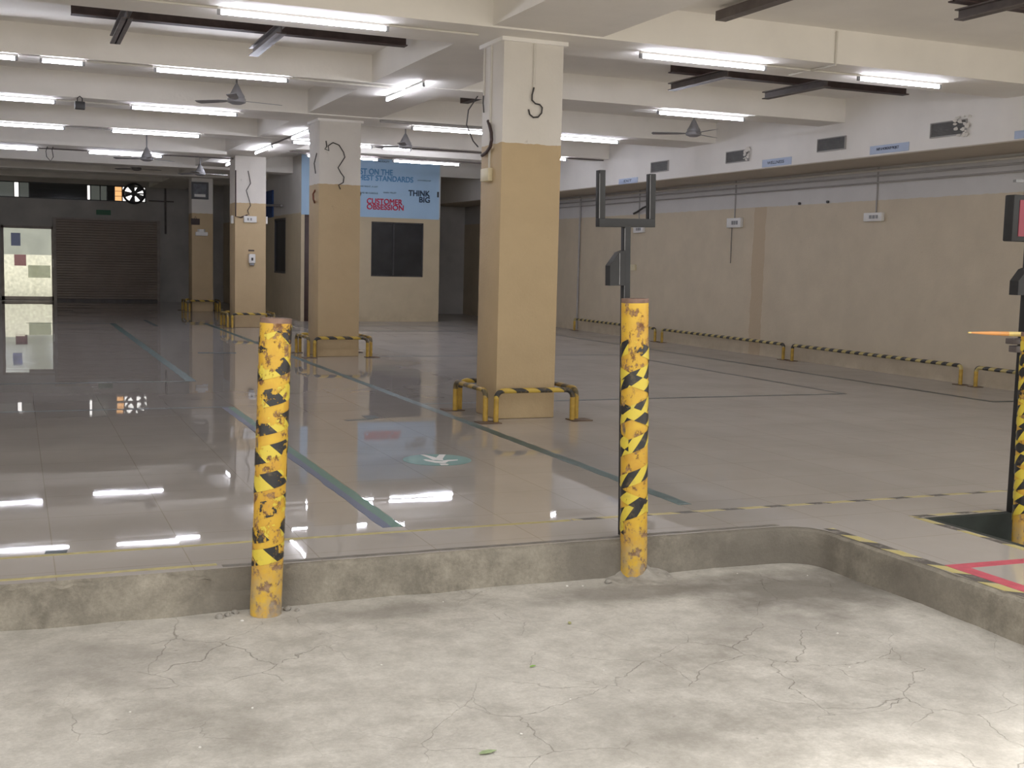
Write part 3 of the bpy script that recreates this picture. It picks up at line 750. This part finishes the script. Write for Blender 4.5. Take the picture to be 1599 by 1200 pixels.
# ------------------------------------------------------------------ right wall fittings
XV = 10.62
def vent(y0, y1, lab, patch=None):
    z0, z1 = 3.146, 3.308; yc = (y0 + y1) / 2
    e = tag(empty('wall_vent', (XV, yc, z0)), lab, 'vent', 'vents in the upper right wall')
    h = (y1 - y0) / 2; H = z1 - z0
    MB().box(-.004, .0, -h, h, 0, H).build('backing', M['darkplastic'], e, smooth=False)
    m = MB()
    for i in range(9): m.box(-.02, -.004, -h, h, H * (i + .1) / 9, H * (i + .62) / 9)
    m.build('louvre', M['louvre'], e, smooth=False)
    f = MB()
    for a in ((-h - .012, -h, -.012, H + .012), (h, h + .012, -.012, H + .012), (-h, h, -.012, 0), (-h, h, H, H + .012)): f.box(-.024, 0, *a)
    f.build('vent_frame', M['pipegrey'], e, smooth=False)
    if patch:
        m = MB()
        pa, pb = patch
        for q in range(22):
            py = random.uniform(pa, pb); pz = random.uniform(-.03, H + .045); s_ = random.uniform(.02, .05)
            ring = [(py + s_ * random.uniform(.5, 1.1) * math.cos(t_ * PI / 4), pz + .6 * s_ * random.uniform(.5, 1.1) * math.sin(t_ * PI / 4)) for t_ in range(8)]
            xo = -.0262 - q * .0001
            f1 = [m.bm.verts.new((xo, *p_)) for p_ in ring]; f0 = [m.bm.verts.new((-.018, *p_)) for p_ in ring]
            m.face(f1)
            for t_ in range(8): m.face([f1[t_], f0[t_], f0[(t_ + 1) % 8], f1[(t_ + 1) % 8]])
        m.build('mortar_smear', M['mortar'], e, smooth=False)
vent(11.35, 11.94, 'nearest wall vent, smeared with white mortar', (-.36, -.12))
vent(13.62, 14.22, 'clean wall vent between the two blue boards')
vent(15.97, 16.59, 'wall vent with mortar smears left of the middle blue board', (-.34, -.2))
vent(18.46, 19.05, 'farthest wall vent behind the black forked post')
def board(y0, y1, z0, z1, txt, lab, ty=None):
    e = tag(empty('sign_board', (XV - .006, (y0 + y1) / 2, z0)), lab, 'sign', 'blue boards on the upper right wall')
    h = (y1 - y0) / 2
    MB().box(-.006, .006, -h, h, 0, z1 - z0, .002).build('panel', M['signblue'], e)
    if txt:
        a, b = ty; H = z1 - z0
        lettering(txt, M['tnavy'], (XV - .014, a, z0 + H * .32), (XV - .014, b, z0 + H * .70), None, e, bold=.04)
board(12.34, 13.09, 3.018, 3.128, 'BABY & WORKSHOP PROJECT', 'pale blue board between the nearest two vents', (12.95, 12.52))
board(14.85, 15.59, 3.01, 3.122, 'WELLNESS', 'pale blue board with a white flash, middle of the upper right wall', (15.45, 15.02))
board(19.56, 20.30, 2.99, 3.092, 'EXIT', 'farthest pale blue board, inside the fork of the black post', (20.08, 19.78))
board(9.75, 10.58, 3.01, 3.10, '', 'nearest pale blue board, cut by the right picture edge')
# pipes on the upper part of the lower wall
for z, r, lab in ((2.925, .017, 'topmost of the three long pipes under the right wall ledge'), (2.85, .014, 'middle one of the three long pipes under the right wall ledge'), (2.755, .012, 'lowest of the three long pipes under the right wall ledge')):
    conduit([(11.61, 6.0, z), (11.61, 27.2, z)], r, lab, 'pipegrey' if z < 2.9 else 'conduit', 'long pipes on the right wall')
conduit([(11.63, 24.05, 2.96), (11.63, 24.05, .02)], .02, 'thin vertical pipe at the far end of the right wall', 'pipegrey', 'vertical pipes on the right wall')
def switchbox(y0, y1, z0, z1, lab, drop=None, tail=None):
    e = tag(empty('switch_box', (11.66, (y0 + y1) / 2, z0)), lab, 'switch box', 'white switch boxes on the right wall')
    h = (y1 - y0) / 2; H = z1 - z0
    hs = MB().box(-.06, 0, -h, h, 0, H, .008).build('housing', M['whiteplastic'], e)
    m = MB()
    for q in range(3): m.box(-.068, -.06, -h * .6 + q * .07, -h * .6 + q * .07 + .045, H * .3, H * .7)
    m.build('rocker_switch', M['greyplastic'], hs, smooth=False)
    if drop: MB().tube([(-.012, drop, H), (-.012, drop, 2.985 - z0)], .012, 8).build('conduit', M['pipegrey'], e)
    if tail: MB().tube([(-.02, tail, 0), (-.02, tail, -.62)], .006, 6).build('hanging_cord', M['wire'], e)
switchbox(17.62, 18.06, 2.17, 2.335, 'white switch box on the right wall with a cord hanging below it', .04, .1)
switchbox(13.98, 14.38, 2.195, 2.32, 'white switch box on the right wall near the right picture edge', -.02, None)
switchbox(21.1, 21.5, 2.13, 2.27, 'white switch box on the right wall behind the black post', .05, None)
o = MB().box(-.05, 0, -.09, .09, -.06, .06, .008).build('socket', M['ivory'], loc=(11.66, 21.5, 1.43)); tag(o, 'small socket low on the right wall beside the black post', 'socket')
o = MB().tube([(0, 0, 0), (-.05, -.25, .03), (-.06, -.5, .10), (-.02, -.75, .16)], .02, 8).build('loose_cable', M['wire'], loc=(11.63, 21.55, 2.52))
tag(o, 'thick black cable bundle on the right wall inside the fork', 'cable')
for y, z, lab in ((16.02, 2.52, 'left one of two dark plugs at the paint line, right wall'), (15.3, 2.52, 'right one of two dark plugs at the paint line, right wall')):
    o = MB().tube([(0, 0, 0), (-.03, 0, 0)], .022, 10).build('wall_plug', M['darkplastic'], loc=(11.66, y, z)); tag(o, lab, 'plug')

# ------------------------------------------------------------------ fittings on pillars 3 and 4
y3 = 24.75
e = tag(empty('switchboard', (4.47, y3, 2.155)), 'white switchboard on the front of the third pillar', 'switchboard')
hs = MB().box(-.13, .13, -.05, 0, 0, .13, .006).build('housing', M['whiteplastic'], e)
MB().box(-.06, -.03, -.056, -.05, .04, .09).box(.0, .03, -.056, -.05, .04, .09).build('rocker_switch', M['greyplastic'], hs, smooth=False)
e = tag(empty('soap_dispenser', (4.505, y3, 1.28)), 'white soap dispenser on the front of the third pillar', 'dispenser')
hs = MB().box(-.065, .065, -.09, 0, .05, .235, .012).build('housing', M['whiteplastic'], e)
MB().box(-.02, .02, -.094, -.09, .10, .16).build('viewing_window', M['darkplastic'], hs, smooth=False)
MB().box(-.045, .045, -.08, -.01, 0, .05, .008).build('nozzle', M['greyplastic'], e)
o = MB().box(-.06, .06, -.006, 0, 0, .03).build('name_plate', M['steel'], loc=(4.50, y3, 1.57), smooth=False); tag(o, 'small dark plate above the soap dispenser', 'plate')
o = MB().box(-.05, 0, -.07, .07, 0, .16, .006).build('socket', M['whiteplastic'], loc=(4.17, 24.95, 2.13)); tag(o, 'small white socket on the left side of the third pillar', 'socket')
o = MB().box(0, .05, -.07, .07, 0, .15, .006).build('socket', M['whiteplastic'], loc=(4.80, 24.9, 2.14)); tag(o, 'small white socket on the right side of the third pillar', 'socket')
y4 = 31.85
e = tag(empty('picture_frame', (4.465, y4, 2.91)), 'black framed picture high on the farthest pillar', 'picture')
f = MB()
for a in ((-.215, -.165, 0, .44), (.165, .215, 0, .44), (-.165, .165, 0, .05), (-.165, .165, .39, .44)): f.box(a[0], a[1], -.04, 0, a[2], a[3])
f.build('frame', M['darkplastic'], e, smooth=False)
pt = MB().box(-.165, .165, -.02, -.005, .05, .39).build('print', paint('grey print', (.10, .105, .12), .5, .5, 9), e, smooth=False)
MB().box(-.14, .14, -.024, -.02, .06, .13).build('caption_strip', M['cream'], pt, smooth=False)
e = tag(empty('plaque', (4.35, y4, 2.25)), 'dark plaque below the picture on the farthest pillar', 'plaque')
MB().box(-.11, .11, -.02, 0, 0, .16, .004).build('panel', M['steel'], e)
MB().tube([(-.03, -.008, .16), (0, -.008, .22), (.03, -.008, .16)], .005, 6).build('hanging_loop', M['wire'], e)
e = tag(empty('emergency_light', (4.50, y4, 1.97)), 'white emergency light under the plaque, farthest pillar', 'emergency light')
MB().box(-.155, .155, -.08, 0, 0, .10, .01).build('housing', M['whiteplastic'], e)
MB().prism([(-.1, -.0), (.1, -.0), (.06, -.06), (-.06, -.06)], .10, .17).build('lamp_head', M['whiteplastic'], e, smooth=False)

# ------------------------------------------------------------------ back wall fittings
e = tag(empty('exhaust_fan', (3.42, 38.44, 3.30)), 'round exhaust fan against the bright opening, far wall', 'exhaust fan')
m = MB()
ring = [(.31 * math.cos(2 * PI * q / 28), 0, .29 * math.sin(2 * PI * q / 28)) for q in range(29)]
m.tube(ring, .035, 8, cap=False); m.build('ring', M['darkplastic'], e)
for q in range(5):
    a = q * 2 * PI / 5 + .5
    m = MB(); m.prism([(.05, -.03), (.26, -.10), (.28, .09), (.05, .03)], -.004, .004)
    m.build('blade', M['darkplastic'], e, rot=(PI / 2, a, 0), smooth=False)
MB().tube([(0, -.05, 0), (0, .08, 0)], .09, 14).build('hub', M['darkplastic'], e)
MB().box(-.36, .36, -.02, .02, -.02, .02).box(-.02, .02, -.02, .02, -.3, .3).build('bracket', M['steelgrey'], e, smooth=False)
o = MB().box(-.21, .21, -.02, 0, 0, .15).build('exit_sign', M['exitgreen'], loc=(2.53, 38.5, 2.62), smooth=False); tag(o, 'dim green sign above the rolling shutter', 'sign')
conduit([(4.35, 38.46, 3.5), (4.35, 38.46, 2.1)], .03, 'dark vertical pipe right of the rolling shutter', 'steelgrey')
conduit([(3.85, 38.45, 3.1), (4.6, 38.45, 3.1)], .02, 'dark horizontal pipe right of the exhaust fan', 'steelgrey')
o = MB().box(-.02, .02, -.64, .64, -.34, .34).build('hanging_sheet', M['bluecloth'], loc=(6.10, 31.2, 2.82), smooth=False); tag(o, 'blue sheet on the office side wall beside the third pillar', 'sheet')
o = MB().tube([(0, 0, 0), (0, 3.0, .12)], .03, 8).build('conduit_pipe', M['pipegrey'], loc=(6.045, 29.2, 2.72)); tag(o, 'sloping pipe on the office side wall', 'pipe')

# ------------------------------------------------------------------ office banner
ban = tag(empty('wall_banner', (7.78, 27.29, 2.455)), 'pale blue banner with CUSTOMER OBSESSION and THINK BIG over the office window', 'banner')
MB().box(-1.68, 1.66, -.006, .008, 0, 1.36).build('sheet', M['banner'], ban, smooth=False)
yy = 27.281
def T(t, x0, x1, z0, z1, m, bold=.03): lettering(t, M[m], (x0, yy, z0), (x1, yy, z1), None, ban, bold=bold)
T('INSIST ON THE', 7.21, 8.262, 3.447, 3.575, 'tblue', .045)
T('HIGHEST STANDARDS', 7.165, 8.77, 3.305, 3.428, 'tblue', .045)
T('OWNERSHIP', 8.88, 9.22, 3.352, 3.378, 'tdark')
T('ARE RIGHT, A LOT', 7.474, 7.907, 3.146, 3.178, 'tdark')
T('LEARN AND BE CURIOUS', 7.30, 7.909, 2.995, 3.03, 'tdark')
T('EARN TRUST', 8.048, 8.362, 3.025, 3.058, 'tdark')
T('FRUGALITY', 7.914, 8.179, 3.74, 3.775, 'tdark')
T('THINK', 8.664, 9.192, 2.994, 3.122, 'tdark', .05)
T('BIG', 8.935, 9.195, 2.85, 2.975, 'tdark', .05)
T('CUSTOMER', 7.648, 8.508, 2.765, 2.89, 'tred', .05)
T('OBSESSION', 7.649, 8.543, 2.638, 2.757, 'tred', .05)
MB().box(-.02, .02, -.015, -.006, .53, .66).build('tear', M['darkplastic'], ban, loc=(1.62, 0, 0), smooth=False)['label'] = 'dark torn spot at the banner edge'

# ------------------------------------------------------------------ floor tapes and marks
def tape(x0, x1, y0, y1, mat, lab, cat='floor tape', group='tape lines on the floor', h=.0012):
    cx, cy = (x0 + x1) / 2, (y0 + y1) / 2
    m = MB(); a, b = (x1 - x0) / 2, (y1 - y0) / 2
    n_ = max(2, int(max(a, b) * 2 / .12)); w = .006
    lft, rgt = [], []
    for i in range(n_ + 1):
        t = -1 + 2 * i / n_
        if b > a: lft.append((-a + random.uniform(-w, w), t * b)); rgt.append((a + random.uniform(-w, w), t * b))
        else: lft.append((t * a, b + random.uniform(-w, w) * .6)); rgt.append((t * a, -b + random.uniform(-w, w) * .6))
    va = [m.bm.verts.new((*p, h)) for p in lft]; vb = [m.bm.verts.new((*p, h)) for p in rgt]
    vc = [m.bm.verts.new((*p, 0)) for p in lft]; vd = [m.bm.verts.new((*p, 0)) for p in rgt]
    for i in range(n_):
        m.face([va[i], va[i + 1], vb[i + 1], vb[i]]); m.face([vc[i], vd[i], vd[i + 1], vc[i + 1]])
        m.face([va[i], vc[i], vc[i + 1], va[i + 1]]); m.face([vb[i], vb[i + 1], vd[i + 1], vd[i]])
    m.face([va[0], vb[0], vd[0], vc[0]]); m.face([va[-1], vc[-1], vd[-1], vb[-1]])
    o = m.build('floor_tape', M[mat], loc=(cx, cy, 0), smooth=False)
    return tag(o, lab, cat, group)
tape(1.825, 1.945, 6.13, 11.56, 'greenblue', 'green and blue tape line running back behind the left bollard')
tape(-4, 1.93, 11.565, 11.635, 'blacktape', 'dark crosswise tape at the far end of the green and blue line')
tape(1.82, 1.93, 14.13, 26.1, 'greentape', 'grey green tape line in the left bay, farther back')
tape(-4, 1.93, 14.05, 14.125, 'blacktape', 'dark crosswise tape at the near end of the farther left line')
tape(.2, 1.93, 26.1, 26.2, 'blacktape', 'dark crosswise tape at the far end of the left bay')
tape(3.74, 3.83, 6.22, 26.3, 'greentape', 'long green tape line passing left of the pillars')
tape(3.84, 9.13, 11.44, 11.50, 'blacktape', 'thin crosswise tape behind the right bollard')
tape(9.10, 9.15, 11.505, 17.3, 'blacktape', 'thin lengthwise tape in the right bay joining two crosswise ones')
tape(4.9, 9.15, 17.305, 17.37, 'blacktape', 'thin crosswise tape behind the nearest pillar')
tape(10.34, 10.41, 10.45, 26, 'blacktape', 'long dark tape parallel to the right wall')
tape(10.34, 11.4, 10.36, 10.445, 'blacktape', 'short dark tape turning to the right wall')
tape(4.9, 10.3, 23.6, 23.7, 'blacktape', 'dark crosswise tape before the office')
tape(4.9, 10.3, 25.4, 25.48, 'blacktape', 'dark crosswise tape nearest the office wall')
tape(2.62, 2.70, 25.2, 27.5, 'blacktape', 'short dark tape left of the third pillar')
tape(-4, 2.9, 5.995, 6.03, 'yellowtape', 'yellow tape across the floor in front of the left bollard')
tape(2.92, 6.2, 6.0, 6.045, 'hazfloor_x', 'faded black and yellow tape across the floor on the right')
tape(-4, .86, 5.585, 5.62, 'yellowtape', 'yellow tape along the chipped edge at far left')
tape(.88, 4.0, 5.545, 5.585, 'darktape', 'dirty dark tape along the platform edge between the bollards')
o = tape(-.034, .034, -1.2, 1.2, 'hazfloor_y', 'black and yellow tape along the raised strip beside the street'); o.location = (4.232, 4.2, 0); 
tape(4.93, 5.62, 5.505, 5.545, 'hazfloor_x', 'black and yellow tape at the edge of the dark pit')
tape(4.925, 4.972, 3.4, 5.50, 'hazfloor_y', 'black and yellow tape on the pit side of the raised strip')
m = MB(); m.prism([(4.27, 4.53), (4.90, 4.505), (4.90, 4.435), (4.36, 4.45), (4.36, 3.3), (4.27, 3.3)], 0, .0014)
tag(m.build('floor_tape', M['pink'], smooth=False), 'faded red tape corner on the raised strip at the right', 'floor tape', 'tape lines on the floor')
# round distancing marker
e = tag(empty('floor_marker', (2.845, 8.17, 0)), 'round green floor marker with a white figure between the tape lines', 'floor sticker')
MB().prism([(.252 * math.cos(2 * PI * q / 48), .252 * math.sin(2 * PI * q / 48)) for q in range(48)], 0, .0012).build('disc', M['disc'], e, smooth=False)
polys = [[(2.797, 8.423), (2.825, 8.416), (2.867, 8.269), (2.843, 8.157), (2.811, 8.165), (2.811, 8.268)],
 [(2.938, 8.387), (2.985, 8.376), (2.905, 8.214), (2.875, 8.12), (2.834, 8.159), (2.866, 8.254)],
 [(2.745, 8.196), (2.77, 8.205), (2.815, 8.12), (2.865, 8.093), (2.829, 8.017), (2.787, 8.05), (2.748, 8.138)],
 [(2.875, 8.12), (2.916, 8.138), (2.994, 8.133), (2.984, 8.106), (2.902, 8.084), (2.851, 8.011), (2.829, 8.017)],
 [(2.802, 7.996), (2.844, 7.99), (2.865, 7.965), (2.84, 7.93), (2.795, 7.935)]]
m = MB()
for i, q in enumerate(polys): m.prism([(x - 2.845, y - 8.17) for x, y in q], .0012, .0018 + i * .0001)
m.build('white_figure', M['stickerwhite'], e, smooth=False)
# leftover scraps of tape
for x, y, w, l, lab in ((2.88, 10.43, .14, .03, 'dark scrap of tape on the floor left of the nearest pillar'), (3.03, 10.6, .06, .10, 'torn dark tape end on the floor near the nearest pillar'),
                        (2.80, 18.2, .28, .10, 'dark worn patch of tape on the floor in the left bay'), (.165, 6.07, .05, .03, 'dark scrap of tape touching the yellow line at far left')):
    o = MB().box(-w, w, -l, l, 0, .0012).build('tape_scrap', M['blacktape'], loc=(x, y, 0), smooth=False, rot=(0, 0, random.uniform(-.2, .2))); tag(o, lab, 'tape scrap')

# ------------------------------------------------------------------ bollards
def bollard(x, y, h, lean, lab, tapes, foot=True):
    e = tag(empty('bollard', (x, y, SZ)), lab, 'bollard', 'yellow pipe bollards at the street edge')
    e.rotation_euler = lean
    r = .0715
    m = MB(); seg = 32; rings = []
    zs = [(h - .022) * i / 39 for i in range(40)] + [h]
    for z in zs:
        ring = []
        for q in range(seg):
            a = 2 * PI * q / seg
            rr = r + .0012 * noise.noise(Vector((math.cos(a) * 3, math.sin(a) * 3, z * 9)))
            ring.append(m.bm.verts.new((rr * math.cos(a), rr * math.sin(a), z)))
        rings.append(ring)
    for iz, (a_, b_) in enumerate(zip(rings, rings[1:])):
        m.mi = 1 if iz == 39 else 0
        for q in range(seg): m.face([a_[q], a_[(q + 1) % seg], b_[(q + 1) % seg], b_[q]])
    m.mi = 0; m.face(rings[0][::-1]); m.mi = 1; m.face(rings[-1])
    m.build('pipe', [M['rusty'], M['rustcap']], e)
    for (z0, z1, pitch, w, hand, ph, mat, dr) in tapes:
        MB().helix(r + .0022 + dr, z0, z1, pitch, w, hand, ph).build('hazard_tape', M[mat], e)
    if foot:
        m = MB(); rings = []
        for d, z in ((0.071, .07), (.085, .055), (.11, .035), (.15, .02), (.2, .004), (.23, -.02)):
            ring = []
            for q in range(40):
                a = 2 * PI * q / 40
                n_ = noise.noise(Vector((math.cos(a) * 2, math.sin(a) * 2, d * 14 + x)))
                bias = (.75 + .55 * math.cos(a - .9))
                ring.append(m.bm.verts.new((d * (1 + .22 * n_) * math.cos(a), d * (1 + .22 * n_) * math.sin(a), max(-.02, z * bias * (1 + .7 * n_)))))
            rings.append(ring)
        for a_, b_ in zip(rings, rings[1:]):
            for q in range(40): m.face([a_[q], a_[(q + 1) % 40], b_[(q + 1) % 40], b_[q]])
        m.build('mortar_collar', M['rubble'], e)
    return e
bollard(1.052, 5.40, 1.378, (0, math.radians(1.75), 0), 'left yellow pipe bollard with slanted black tape patches, chipped paint',
        [(.26, .44, .105, .075, 1, 2.6, 'tapeA', 0), (.50, 1.34, .128, .080, 1, 3.9, 'tapeA', 0)], False)
bollard(3.034, 5.485, 1.485, (0, math.radians(-1.9), 0), 'right yellow pipe bollard with diamond patterned black tape beside the forked post',
[(.27, 1.24, .176, .075, 1, .6, 'tapeB', 0), (.27, .52, .176, .066, -1, 3.4, 'tapeC', .0012), (.72, 1.24, .176, .066, -1, 3.8, 'tapeC', .0012)], True)
bollard(5.585, 5.28, 1.32, (0, math.radians(-1.6), 0), 'bollard standing in the dark pit at the right picture edge',
        [(.2, 1.25, .150, .066, 1, .5, 'tapeB', 0), (.2, 1.25, .150, .062, -1, 2.6, 'tapeC', .0012)], False)

# ------------------------------------------------------------------ forked post beside the right bollard
e = tag(empty('forked_post', (3.026, 5.598, SZ)), 'tall black steel post with a U fork behind the right bollard', 'post')
e.rotation_euler = (0, math.radians(-1.5), 0)
MB().box(-.0175, .0175, -.0225, .0225, 0, 1.86, .002).build('post', M['black'], e)
MB().box(-.0195, -.0165, -.0245, -.0215, 0, 1.85).build('weld_seam', M['blackedge'], e, smooth=False)
for x in (-.151, .147):
    fa = MB().box(x - .017, x + .017, -.0225, .0225, 1.90, 2.148 if x < 0 else 2.136, .002).build('fork_arm', M['black'], e)
    MB().box(x - .019, x - .016, -.0245, -.0215, 1.9, 2.13).build('fork_edge', M['blackedge'], fa, smooth=False)
MB().box(-.168, .164, -.0225, .0225, 1.856, 1.90, .002).build('fork_base', M['black'], e)
m = MB()
prof_ = [(-.0175, 1.55), (-.0175, 1.735), (-.05, 1.725), (-.105, 1.655), (-.105, 1.55)]
va = [m.bm.verts.new((x, -.028, z)) for x, z in prof_]; vb = [m.bm.verts.new((x, .028, z)) for x, z in prof_]
m.face(va); m.face(vb[::-1])
for i in range(5): m.face([va[i], vb[i], vb[(i + 1) % 5], va[(i + 1) % 5]])
rh = m.build('reader_hood', M['black'], e, smooth=False)
MB().box(-.052, -.048, -.030, -.027, 1.555, 1.72).build('hood_edge', M['blackedge'], rh, smooth=False)

# barrier post at the right picture edge
e = tag(empty('barrier_post', (5.70, 5.46, 0)), 'black barrier post with red display box and boom at the right edge', 'barrier')
MB().box(-.062, .0, -.03, .03, 0, 2.05, .003).build('post', M['black'], e)
m = MB(); m.box(-.222, .18, -.03, .045, 1.655, 1.93, .008); db = m.build('display_box', M['black'], e)
MB().box(-.178, .15, -.034, -.03, 1.685, 1.90).build('display_panel', M['redpanel'], db, smooth=False)
MB().box(-.20, .1, -.012, .012, 2.005, 2.02).build('top_bar', M['blackedge'], e, smooth=False)
m = MB()
prof_ = [(-.062, 1.335), (-.062, 1.50), (-.09, 1.49), (-.15, 1.42), (-.15, 1.335)]
va = [m.bm.verts.new((x, -.035, z)) for x, z in prof_]; vb = [m.bm.verts.new((x, .035, z)) for x, z in prof_]
m.face(va); m.face(vb[::-1])
for i in range(5): m.face([va[i], vb[i], vb[(i + 1) % 5], va[(i + 1) % 5]])
m.build('reader_hood', M['black'], e, smooth=False)
bm_ = MB().tube([(-.54, -.06, 1.112), (-.36, -.06, 1.108), (.8, -.06, 1.075)], .02, 10, radii=[.004, .012, .028]); bm_.mi = 0
bm_.build('boom_arm', mk_band('boom bands', (.80, .62, .22), (.72, .33, .10), 'x', .52, 0, .55, .5, .1), e)
MB().box(-.17, -.06, -.05, .02, 1.04, 1.075, .004).box(-.14, -.06, -.04, .02, .99, 1.03, .004).build('boom_bracket', M['steelgrey'], e)

# ------------------------------------------------------------------ crumbs and leaves on the street
def crumb(x, y, s_, mat, lab, cat, group=None, z=SZ):
    m = MB(); bmesh.ops.create_icosphere(m.bm, subdivisions=2, radius=1)
    sd = Vector((x * 7, y * 7, 0))
    for v in m.bm.verts: v.co *= 1 + .35 * noise.noise(v.co * 1.7 + sd)
    for v in m.bm.verts: v.co = Vector((v.co.x * s_, v.co.y * s_ * .8, v.co.z * s_ * .55 + s_ * .4))
    return tag(m.build('crumb' if cat == 'crumb' else 'stone', M[mat], loc=(x, y, z), rot=(0, 0, x * 9)), lab, cat, group)
for x, y, s_ in ((2.60, 5.40, .014), (2.68, 5.38, .009), (1.93, 3.95, .008), (.36, 4.35, .009), (1.62, 3.7, .010), (1.36, 4.55, .008), (3.6, 5.35, .008), (3.95, 5.2, .008), (.78, 4.25, .009), (3.45, 4.3, .009), (.93, 5.32, .015), (1.9, 5.33, .009), (2.2, 4.2, .008), (3.2, 3.9, .009), (.55, 3.95, .011)):
    crumb(x, y, s_ * .6, 'pebble', 'tiny white plaster crumb lying on the street concrete', 'crumb', 'white crumbs on the street')
for x, y, s_ in ((1.16, 5.43, .022), (1.20, 5.40, .014), (.88, 5.42, .018), (.84, 5.40, .024), (2.84, 5.40, .022), (3.15, 5.43, .026), (3.2, 5.40, .016), (.92, 5.45, .02)):
    crumb(x, y, s_, 'rubble', 'small grey lump of rubble at the foot of the curb', 'stone', 'rubble by the curb')
def leaf(x, y, s_, mat, lab, rz):
    m = MB()
    pts = [(-1, 0), (-.5, .32), (.2, .36), (1, 0), (.2, -.36), (-.5, -.32)]
    top = [m.bm.verts.new((a * s_, b * s_, .006 + .004 * abs(b))) for a, b in pts]; bot = [m.bm.verts.new((a * s_, b * s_, .004 + .004 * abs(b))) for a, b in pts]
    m.face(top); m.face(bot[::-1])
    for i in range(6): m.face([top[i], bot[i], bot[(i + 1) % 6], top[(i + 1) % 6]])
    tag(m.build('fallen_leaf', M[mat], loc=(x, y, SZ), rot=(0, 0, rz), smooth=False), lab, 'leaf', 'leaves on the street')
leaf(1.94, 4.33, .016, 'leafgreen', 'bright green leaf in the middle of the street concrete', .3)
leaf(2.34, 4.82, .022, 'leafdry', 'olive dry leaf on the concrete nearest the curb', 1.2)
leaf(1.45, 3.59, .034, 'leafolive', 'olive leaf at the bottom edge of the picture', .1)

# ------------------------------------------------------------------ light
w = bpy.data.worlds.new('overcast sky'); S.world = w; w.use_nodes = True
nt = w.node_tree; bg = nt.nodes['Background']; bg.inputs[0].default_value = (1.0, .975, .94, 1); bg.inputs[1].default_value = 1.68

sl = bpy.data.lights.new('sun', 'SUN'); sl.energy = 8.0; sl.angle = math.radians(22); sl.color = (1, .965, .91)
so = bpy.data.objects.new('sun', sl); COL.objects.link(so); so.rotation_euler = (math.radians(-24), math.radians(6), 0)

# ------------------------------------------------------------------ camera
yaw, pitch, roll, f_px = .397217228, -.101063231, .0245092402, 1855.397
cy_, sy_, cp, sp = math.cos(yaw), math.sin(yaw), math.cos(pitch), math.sin(pitch)
fw = Vector((sy_ * cp, cy_ * cp, sp)); rt = Vector((cy_, -sy_, 0)); up = rt.cross(fw)
r2 = rt * math.cos(roll) + up * math.sin(roll); u2 = -rt * math.sin(roll) + up * math.cos(roll)
cam = bpy.data.cameras.new('camera'); co = bpy.data.objects.new('camera', cam); COL.objects.link(co)
cam.sensor_fit = 'HORIZONTAL'; cam.sensor_width = 36; cam.lens = 36 * f_px / 1599
cam.clip_start = .05; cam.clip_end = 200
mtx = Matrix((r2, u2, -fw)).transposed().to_4x4(); mtx.translation = Vector((0, 0, 1.45))
co.matrix_world = mtx
S.camera = co
S.view_settings.view_transform = 'Standard'; S.view_settings.look = 'None'
S.view_settings.exposure = 0.0; S.view_settings.gamma = 1.0; S.view_settings.use_curve_mapping = False
S.cycles.max_bounces = 8; S.cycles.diffuse_bounces = 5; S.cycles.glossy_bounces = 4; S.cycles.transparent_max_bounces = 12
S.cycles.use_denoising = True
S.cycles.sample_clamp_indirect = 6
